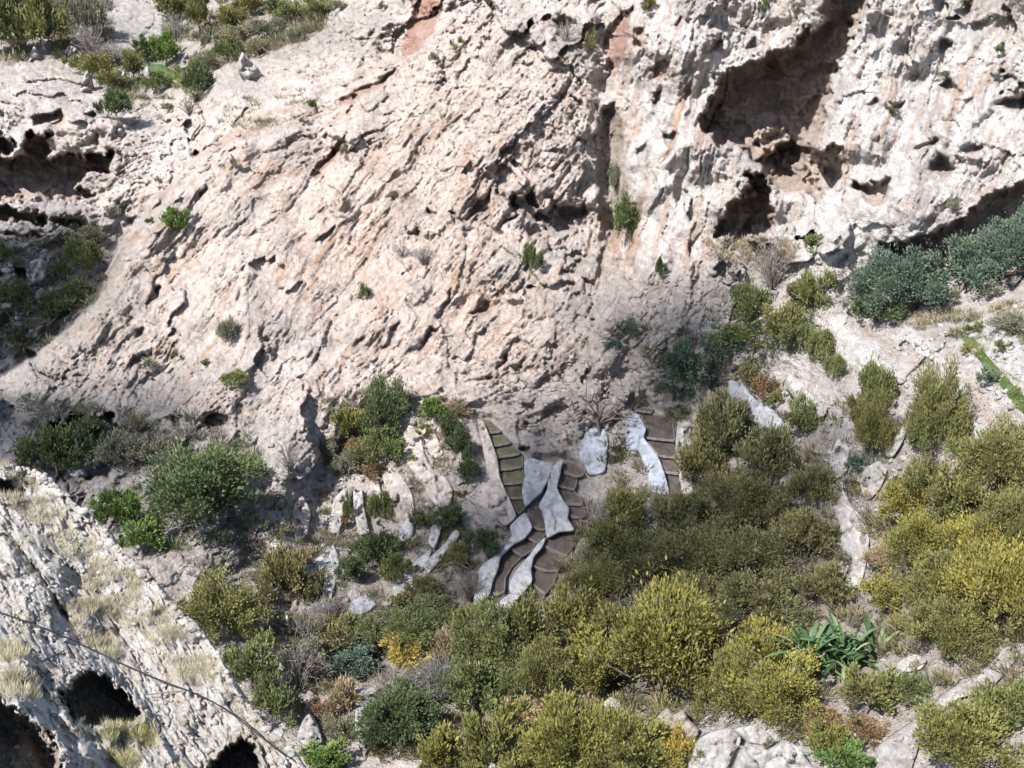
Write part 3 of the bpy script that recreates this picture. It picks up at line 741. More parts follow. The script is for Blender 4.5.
WHITE, PINK, GREY = (0.46, 0.465, 0.475), (0.47, 0.42, 0.385), (0.42, 0.405, 0.39)  # WHITE and the bluish wall tints have blue skylight painted in
G_W = "pale retaining walls of the terraces"
WALLS = [
 ([(270,548),(276,540),(283,552),(280,572),(274,580),(270,566)], PINK, "low pinkish wall at the far left end of the left terraces"),
 ([(296,505),(302,498),(308,512),(304,534),(297,540),(294,522)], PINK, "short pinkish wall on the rock spur left of the narrow grey walls"),
 ([(372,484),(376,480),(380,496),(381,515),(376,520),(372,502)], PINK, "slim pinkish wall tight against the left of the leaf shaped wall"),
 ([(424,420),(429,424),(436,440),(441,452),(436,456),(429,444),(423,430)], PINK, "slim pinkish wall right of the long pinkish wall's top"),
 ([(684,440),(689,436),(694,450),(692,470),(686,474),(683,458)], GREY, "small grey wall between round boulder and dusky olive tree"),
 ([(790,374),(802,384),(814,398),(826,408),(822,416),(808,408),(796,396),(786,384)], (0.37,0.355,0.34), "pale stone bank right of the bluish white slanting wall"),
 ([(866,470),(878,462),(886,470),(880,486),(870,498),(862,488)], (0.37,0.35,0.33), "rough pale wall under the tall slim olive tree"),
 ([(525,514),(531,527),(524,537),(513,543),(508,548),(500,556),(497,568),(492,580),(488,594),(476,604),(475,598),(480,578),(478,572),(484,565),(500,553),(513,536),(511,527),(517,520)], WHITE, "long curved whitish wall holding up the lower left brown strip"),
 ([(551,470),(562,460),(559,474),(556,488),(562,500),(568,508),(567,519),(573,529),(560,530),(548,536),(546,522),(543,510),(540,505),(548,490)], WHITE, "broad smooth whitish wall below the stack of five small plots"),
 ([(545,538),(541,547),(533,556),(530,570),(531,580),(524,590),(514,594),(510,588),(511,582),(518,570),(530,556),(538,545)], WHITE, "spindle shaped whitish wall between the two curving brown strips"),
 ([(505,598),(513,594),(524,591),(512,604),(518,608),(500,612),(490,612)], WHITE, "little triangular whitish wall at the lowest end of the widest strip"),
 ([(525,462),(532,459),(540,462),(552,464),(548,478),(540,492),(533,498),(526,505),(523,490),(526,475)], (0.38,0.385,0.40), "bluish grey wall patch beside the green tinged narrow strip"),
 ([(478,420),(483,423),(489,438),(496,458),(499,478),(511,505),(515,516),(505,524),(490,510),(476,500),(480,490),(488,470),(484,450)], PINK, "tall pinkish stone wall left of the green tinged narrow strip"),
 ([(632,412),(638,416),(645,428),(643,438),(656,455),(663,472),(668,493),(652,490),(648,470),(640,450),(628,448),(626,430),(628,420)], (0.37,0.41,0.47), "bluish white wall curving along the dark bare strip"),
 ([(583,440),(590,430),(604,430),(607,440),(604,470),(590,472),(581,455)], (0.37,0.40,0.45), "bluish wall slab under the bare dead tree"),
 ([(680,420),(690,425),(689,440),(696,455),(690,470),(692,490),(684,496),(681,470),(677,440)], GREY, "rough grey wall on the right rim of the dark bare strip"),
 ([(648,500),(654,498),(660,515),(665,540),(657,552),(650,540),(647,520)], (0.37,0.385,0.41), "pale wall scrap below the bluish curving wall"),
 ([(730,381),(742,385),(755,400),(772,410),(784,425),(775,433),(765,425),(752,420),(740,408),(732,395)], (0.33,0.345,0.375), "bluish white slanting wall beside the rust tinged bush"),
 ([(708,397),(720,400),(727,412),(718,418),(708,408)], (0.38,0.39,0.41), "small pale wall scrap left of the slanting bluish white wall"),
 ([(404,434),(410,427),(418,437),(423,455),(432,470),(445,480),(451,490),(448,503),(440,505),(430,495),(425,480),(412,468),(404,455)], PINK, "long pinkish stone wall right of the dark spiky tree"),
 ([(384,472),(390,467),(402,480),(410,495),(412,512),(406,525),(396,523),(398,515),(390,495),(386,482)], PINK, "leaf shaped pinkish stone wall under the rust tinged bush"),
 ([(345,490),(350,493),(342,510),(338,530),(330,530),(333,515),(336,500)], GREY, "narrow grey wall left of two slim green terrace strips"),
 ([(355,492),(360,490),(362,510),(367,530),(360,532),(356,510)], GREY, "narrow upright grey wall between two slim green terrace strips"),
 ([(408,520),(413,518),(411,533),(402,541),(401,532)], WHITE, "small pointed white wall below the leaf shaped wall"),
 ([(436,520),(439,528),(434,546),(430,540)], WHITE, "thin white wall splinter among the dark green bushes"),
 ([(333,546),(337,560),(335,577),(328,602),(321,606),(326,585),(330,560)], WHITE, "upright white wall with a forked top in the left terraces"),
 ([(306,568),(320,558),(331,549),(332,556),(322,566),(312,572)], WHITE, "slanting white wall joined to the fork of the left terraces"),
 ([(395,585),(420,560),(430,551),(425,563),(406,585),(397,593)], WHITE, "thin diagonal white wall among low bushes left of the grey shrub"),
 ([(354,603),(366,597),(374,604),(362,613),(350,611)], (0.38,0.39,0.42), "low bluish white wall lump at the end of the diagonal banks"),
 ([(422,592),(433,582),(430,592)], WHITE, "tiny white wall scrap beside the grey bare shrub"),
 ([(383,602),(420,569),(446,545),(455,532),(458,534),(450,547),(426,573),(388,604)], GREY, "long thin grey bank running up between low bushes"),
 ([(835,478),(843,475),(845,490),(850,505),(862,520),(868,540),(866,560),(858,590),(847,592),(846,585),(854,562),(845,545),(840,520),(832,500)], (0.42,0.405,0.385), "winding rough stone wall dividing the dark grove from the yellow grove"),
 ([(1009,648),(1017,655),(1002,675),(985,690),(960,697),(945,707),(928,729),(918,745),(907,775),(880,775),(878,750),(890,739),(925,714),(950,691),(980,677),(1000,657)], (0.37,0.35,0.34), "smooth pale channel wall running down the lower right corner"),
 ([(800,720),(815,707),(823,720),(812,735),(830,750),(848,775),(810,775),(795,741)], (0.43,0.42,0.40), "pale sunlit bank left of the rust coloured bush"),
 ([(900,664),(913,655),(926,660),(920,668),(905,671)], (0.45,0.43,0.41), "short white stone wall beside the long leaved plant"),
 ([(905,425),(912,410),(902,440),(893,455),(888,452),(894,438)], (0.42,0.41,0.39), "slim pale bank between two rounded olive trees"),
 ([(838,440),(848,448),(846,470),(836,478),(830,465)], (0.42,0.41,0.39), "rough pale wall above the winding stone wall"),
 ([(783,452),(795,462),(792,480),(785,500),(780,540),(774,535),(780,500),(782,475)], GREY, "broken grey wall half hidden in the dark grove"),
]
for k, (poly, tint, lab) in enumerate(WALLS):
    o_ = patch("terrace_wall", poly, lambda u, v: np.minimum(smooth_at(u, v), sample(DEPTH, u, v)) - .22, M_WALL, tint, thick=.7, step=1.5, bulge=.06, rough=.20 if tint[0] - tint[2] > .015 else .10, seed=k * 3, stain=np.array(tint) * .75, grow=1.1 if min(p_[0] for p_ in poly) > 450 else 2.0)
    if o_: tag(o_, lab, "wall", G_W)

ROCKS = [
 ([(698,742),(712,732),(730,728),(741,738),(735,756),(720,775),(688,775)], (0.37,0.36,0.35), "white rock ledge at the bottom edge right of the humped pink white rock", .55),
 ([(735,729),(748,726),(760,724),(778,735),(772,746),(750,743),(741,736)], (0.39,0.38,0.37), "white rock ledge directly under the wide yellow green tree", .5),
 ([(745,746),(770,750),(784,741),(797,746),(808,760),(815,775),(738,775),(737,762)], (0.38,0.37,0.36), "long white rock ledge at the bottom edge left of the sunlit bank", .55),
 ([(655,722),(662,712),(668,708),(675,714),(684,710),(690,720),(700,731),(690,745),(672,742),(660,735)], (0.361,0.327,0.297), "humped pink white rock right of the light green tree", .9),
 ([(348,698),(352,691),(362,688),(376,687),(379,692),(370,702),(366,707),(357,708),(350,705)], (0.396,0.387,0.378), "white boulder balanced on the pale rock pillar", 1.2),
 ([(356,709),(366,707),(369,722),(371,745),(364,757),(357,742),(355,725)], (0.344,0.335,0.327), "pale upright rock pillar under the white boulder", .9),
 ([(297,738),(302,722),(309,714),(318,728),(322,742),(311,749)], (0.361,0.353,0.344), "small white rock next to the rust coloured bush at lower left", 1.0),
 ([(522,738),(530,732),(538,734),(534,741),(525,744)], (0.378,0.370,0.361), "flat white stone topmost in the small heap", 1.0),
 ([(538,740),(549,737),(552,746),(543,750)], (0.361,0.335,0.318), "pinkish stone at the right of the small heap", 1.0),
 ([(520,746),(530,745),(533,752),(526,758),(519,754)], (0.370,0.361,0.353), "squarish stone at the left of the small heap", 1.0),
 ([(534,752),(548,751),(550,764),(540,770),(533,762)], (0.344,0.310,0.292), "largest reddish stone at the foot of the small heap", 1.0),
 ([(603,704),(610,697),(618,700),(627,714),(620,719),(606,718)], (0.378,0.370,0.353), "pointed white rock above the light green bottom trees", 1.0),
 ([(472,768),(478,758),(490,757),(497,768)], (0.370,0.361,0.353), "white stone at the bottom edge below the light green bush", 1.0),
 ([(68,470),(73,466),(82,467),(84,473),(76,476),(70,475)], (0.34,0.34,0.36), "bluish grey boulder in the dark hollow above the near spur", 1.1),
 ([(140,478),(150,474),(153,482),(152,490),(143,489)], (0.34,0.33,0.34), "grey block beside the dark green bush", 1.0),
 ([(683,458),(690,453),(697,458),(695,466),(687,466)], (0.36,0.345,0.335), "round grey boulder on the rim of the dark bare strip", 1.2),
 ([(634,388),(640,384),(645,390),(643,398),(636,397)], (0.344,0.331,0.318), "rounded pale boulder above the dark bare strip", 1.2),
 ([(776,232),(783,224),(788,228),(787,240),(780,241)], (0.387,0.374,0.361), "white boulder at the mouth of the cave", 1.2),
 ([(788,230),(792,223),(796,229),(794,240),(789,241)], (0.387,0.374,0.361), "slim white boulder between the cave boulder and a green bush", 1.2),
 ([(30,262),(42,258),(48,268),(46,284),(34,284),(26,274)], (0.33,0.31,0.30), "big grey boulder in the shaded gorge", 1.0),
 ([(33,292),(42,288),(48,296),(40,303),(33,300)], (0.33,0.31,0.30), "smaller grey boulder below the big one in the gorge", 1.0),
 ([(206,146),(214,130),(226,126),(232,134),(226,142),(212,146)], (0.387,0.353,0.318), "rounded pale boulder over a dark gap on the shoulder of the cliff", 1.0),
 ([(28,62),(34,46),(40,55),(42,62)], (0.344,0.327,0.318), "pointed pale rock between two dark trees at upper left", .8),
 ([(63,60),(68,46),(76,48),(86,60)], (0.361,0.344,0.327), "large pale pointed rock right of the dark trees at upper left", .8),
 ([(80,92),(83,78),(87,70),(90,80),(91,92)], (0.361,0.344,0.327), "pale standing rock at the left end of the hedge terrace", .8),
 ([(119,88),(123,70),(127,78),(128,88)], (0.361,0.344,0.327), "pale standing rock in the middle of the hedge terrace", .8),
 ([(143,80),(147,65),(151,76),(152,87),(146,86)], (0.361,0.344,0.327), "pale standing rock right of the hedge terrace", .8),
 ([(181,68),(186,52),(190,60),(187,70)], (0.361,0.344,0.327), "slim pale rock above the bright green oval field", .8),
 ([(237,68),(242,52),(250,60),(262,74),(248,80)], (0.361,0.344,0.331), "pale wedge rock at the foot of the scrub slope", .8),
]
for k, (poly, tint, lab, bg_) in enumerate(ROCKS):
    u0, v0 = np.array(poly, float).mean(0)
    surf = float(sample(DEPTH, *np.array(poly, float)[np.argmax(np.array(poly)[:, 1])] - np.array([0, 1.5])))
    o_ = patch("rock" if k in (0, 3) else "boulder", poly, lambda u, v, surf=surf: np.minimum(np.minimum(sample(D_SMOOTH, u, v), sample(DEPTH, u, v)) - .05, surf + .3) if surf < 90 else np.full_like(u, surf - .3), M_WALL, tint, thick=1.2, step=1.4, bulge=bg_ * .75, rough=.13 if surf < 90 else .4, seed=200 + k * 3, stain=np.array(tint) * .7)
    if o_: tag(o_, lab, "rock", "pale rocks and boulders")

# ================================================================== plants
def leaf_quads(c, d, wv, ln, wd):
    """pointed leaves: base point, direction, side direction, length, width"""
    l = ln[:, None]; w = wd[:, None]
    v = np.stack([c - d * l * .5, c + wv * w * .5, c + d * l * .5, c - wv * w * .5], 1)
    return v.reshape(-1, 3)

def crown_mesh(seed, n, leaf, tint, tip, clumps=26, flat=.8, upright=.6, gap=.25, spiky=0.0, vary=.6):
    """unit crown: about 1 wide, standing on z = 0.12 .. flat"""
    r = np.random.default_rng(seed)
    ci = r.normal(size=(clumps, 3)); ci = unit(ci); ci[:, 2] = np.abs(ci[:, 2]) * 1.0 - .25 * r.random(clumps)
    rad = (.28 + .24 * r.random(clumps))[:, None] * (1 - .5 * (r.random(clumps)[:, None] < .3))
    lob = 1 + .22 * np.sin(3 * np.arctan2(ci[:, 1], ci[:, 0]) + r.random() * 6)[:, None]
    cc = ci * rad * lob * np.array([1, 1, flat])
    cr = .045 + .10 * r.random(clumps)
    w = cr ** 2; pick = r.choice(clumps, n, p=w / w.sum())
    o = unit(r.normal(size=(n, 3))); rr = r.random(n) ** .45
    rr = rr * np.where(r.random(n) < .28, 1 + 1.1 * r.random(n), 1); c = cc[pick] + o * (rr * cr[pick])[:, None]
    out = unit(cc[pick] * np.array([1, 1, .7]) + o * .12)
    d = unit(o * .55 + out * .5 + np.array([0, 0, upright]) + r.normal(size=(n, 3)) * .33)
    wv = unit(np.cross(d, r.normal(size=(n, 3))))
    ln = leaf * (.7 + .7 * r.random(n)) * (1 + spiky * (r.random(n) < .15)); wd = ln * (.30 + .18 * r.random(n))
    c[:, 2] += .12 + flat * .22 - min(0, 0)
    v = leaf_quads(c, d, wv, ln, wd)
    base = np.array(tint)[None] * (1 + vary * (r.random(clumps) - .5))[:, None]
    base = base + (np.array(tip)[None] - base) * (r.random(clumps)[:, None] ** 1.6) * .7
    col = base[pick] * (1 + .35 * (r.random(n) - .5))[:, None]
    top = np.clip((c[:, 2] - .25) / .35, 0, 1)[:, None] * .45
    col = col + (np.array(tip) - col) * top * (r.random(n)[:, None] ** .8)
    dry = (r.random(n) < .05 + .10 * (r.random(clumps)[pick] < .12))[:, None]
    col = np.where(dry, np.array([[.20, .165, .115]]) * (.6 + .7 * r.random((n, 1))), col)
    f = np.arange(4 * n).reshape(n, 4)
    return v, f, np.repeat(np.clip(col, .005, 1), 4, 0), cc + np.array([0, 0, .12 + flat * .22])

def tube(pts, radii, sides=5):
    pts = np.array(pts, float); vs = []; n = len(pts)
    for i in range(n):
        t = unit(pts[min(i + 1, n - 1)] - pts[max(i - 1, 0)]); a = np.array([1, 0, 0]) if abs(t[0]) < .8 else np.array([0, 1, 0])
        u_ = unit(np.cross(t, a)); w_ = np.cross(t, u_); an = np.arange(sides) * 2 * math.pi / sides
        vs.append(pts[i] + radii[i] * (np.cos(an)[:, None] * u_ + np.sin(an)[:, None] * w_))
    f = []
    for i in range(n - 1):
        for k in range(sides):
            k2 = (k + 1) % sides; f.append((i * sides + k, i * sides + k2, (i + 1) * sides + k2, (i + 1) * sides + k))
    return np.concatenate(vs), np.array(f)
def merge(parts):
    V_, F_, o = [], [], 0
    for v, f in parts: V_.append(v); F_.append(f + o); o += len(v)
    return np.concatenate(V_), np.concatenate(F_)

def trunk_mesh(seed, tips, th=.02):
    r = np.random.default_rng(seed); parts = []
    fork = np.array([r.normal() * .03, r.normal() * .03, .16])
    parts.append(tube([(0, 0, -.12), (r.normal() * .01, 0, .04), fork], [th * 1.5, th * 1.15, th], 6))
    for t in tips:
        m = (fork + t) * .5 + r.normal(size=3) * .035; m[2] = max(m[2], .1)
        parts.append(tube([fork, m, t], [th * .8, th * .5, th * .22], 4))
    return merge(parts)

def twig_mesh(seed, stems=60, tint=(.20, .185, .17), spread=.5, hgt=.75, th=.006, leaf=0):
    """leafless shrub: many thin forking stems"""
    r = np.random.default_rng(seed); parts = []
    for k in range(stems):
        a = r.random() * 6.28; e = spread * r.random() ** .6
        tip = np.array([math.cos(a) * e, math.sin(a) * e, hgt * (1 - .45 * (e / spread) ** 2) * (.6 + .4 * r.random())])
        mid_ = tip * np.array([.45, .45, .6]) + r.normal(size=3) * .035
        parts.append(tube([(r.normal() * .02, r.normal() * .02, -.05), mid_, tip], [th, th * .75, th * .35], 3))
        for q in range(3):
            t2 = mid_ + (tip - mid_) * (.3 + .6 * r.random()); e2 = t2 + r.normal(size=3) * .09 + np.array([0, 0, .05])
            parts.append(tube([t2, e2], [th * .5, th * .25], 3))
    v, f = merge(parts)
    c = np.empty((len(v), 3), np.float32); c[:] = tint
    return v, f, c * (1 + .3 * (np.random.default_rng(seed).random((len(v), 1)) - .5))

OLIVE, YEL, GRN, DKG, TEAL, BRI, RUST, SAGE, GOLD, PALE = (.112,.118,.044), (.28,.245,.058), (.11,.13,.05), (.062,.086,.042), (.085,.125,.098), (.085,.14,.04), (.215,.135,.08), (.155,.155,.115), (.35,.265,.075), (.18,.18,.07)
KINDS = {  # leaf tint, tip tint, flatness, upright, leaf size, spiky, word for the name
 'olive': (OLIVE, (.195,.19,.065), .80, .65, .075, .4, 'olive_green_tree'),
 'yellow': ((.13,.13,.043), YEL, .80, .65, .078, .4, 'yellowing_tree'),
 'light': ((.128,.138,.045), (.225,.22,.066), .85, .9, .085, .6, 'light_green_tree'),
 'green': (GRN, (.145,.16,.06), .78, .5, .08, .3, 'green_bush'),
 'dark': (DKG, (.095,.125,.05), .72, .5, .085, .3, 'dark_green_bush'),
 'teal': (TEAL, (.095,.135,.085), .75, .35, .075, .2, 'blue_green_shrub'),
 'bright': (BRI, (.135,.195,.055), .7, .6, .10, .5, 'bright_green_bush'),
 'rust': ((.185,.12,.065), RUST, .5, .6, .075, .5, 'dry_rust_bush'),
 'sage': (SAGE, (.18,.175,.11), .62, .5, .07, .3, 'grey_green_scrub'),
 'gold': (GOLD, (.42,.32,.08), .6, .7, .08, .5, 'golden_bush'),
 'shade': ((.128,.13,.060), (.205,.198,.085), .78, .6, .075, .4, 'olive_green_tree'),
 'tan': ((.26,.205,.125), (.32,.25,.14), .6, .8, .08, .6, 'dry_tan_bush'),
}
PROTO = {}
def protos(kind, lod):
    """meshes of a kind: lod 0 for small plants, 1 middle, 2 large"""
    if (kind, lod) in PROTO: return PROTO[(kind, lod)]
    res = []
    for k in range({0: 3, 1: 4, 2: 5}[lod]):
        sd = abs(hash_name(kind)) % 9000 + lod * 100 + k
        if kind == 'grey':
            v, f, c = twig_mesh(sd, (26, 60, 110)[lod], th=(.016, .010, .0075)[lod]); mb = M_LEAF
            me = mesh_data("stems", v, f, c, M_LEAF); res.append((me, None)); continue
        t, tip, fl, up, lf, sp, _ = KINDS[kind]
        n = (900, 5200, 16000)[lod]; scale = (1.3, .70, .43)[lod]
        v, f, c, cl = crown_mesh(sd, n, lf * scale, t, tip, clumps=(16, 40, 84)[lod], flat=fl, upright=up, spiky=sp)
        crown = mesh_data("foliage", v, f, c, M_LEAF)
        tv, tf = trunk_mesh(sd, cl[np.argsort(-np.random.default_rng(sd).random(len(cl)))[:9]])
        trunk = mesh_data("trunk", tv, tf, None, M_BARK) if lod else None
        res.append((crown, trunk))
    PROTO[(kind, lod)] = res
    return res
def hash_name(t):
    h = 7
    for ch in t: h = (h * 31 + ord(ch)) % 100003
    return h
def mesh_data(name, v, f, c, m):
    o = mesh_obj(name, v, f, m, None, c)
    me = o.data; bpy.data.objects.remove(o)
    return me

prnd = random.Random(5)
def plant(kind, cx, cy, w, h, label, group=None, d=None, name=None):
    """crown centred at image position (cx, cy), w by h pixels, rooted on the ground there"""
    lod = 2 if max(w, h) >= 62 else (1 if max(w, h) >= 26 else 0)
    by = cy + .36 * h
    dd = float(min(sample(DEPTH, cx, by), sample(D_SMOOTH, cx, by) + .8)) if d is None else d
    p = to_world(np.float64(cx), np.float64(by), dd)
    if kind == 'grey': nm, cat = 'bare_grey_shrub', 'shrub'
    else:
        nm = KINDS[kind][6]; cat = 'tree' if 'tree' in nm else ('bush' if 'bush' in nm else 'shrub')
    crown, trunk = prnd.choice(protos(kind, lod))
    sc = np.array([w * 1.12, w * 1.12, h * 1.5]) * dd / F
    az = prnd.random() * 6.28
    if lod:
        root = empty(name or nm, p); root.scale = sc; root.rotation_euler = (0, 0, az)
        c = bpy.data.objects.new("crown" if trunk else "stems", crown); c.parent = root; COL.objects.link(c)
        if trunk:
            t = bpy.data.objects.new("trunk", trunk); t.parent = root; COL.objects.link(t)
    else:
        root = bpy.data.objects.new(name or nm, crown); root.location = p; root.scale = sc; root.rotation_euler = (0, 0, az); COL.objects.link(root)
    tag(root, label, cat, group or (nm.replace('_', ' ') + 's'))
    return root
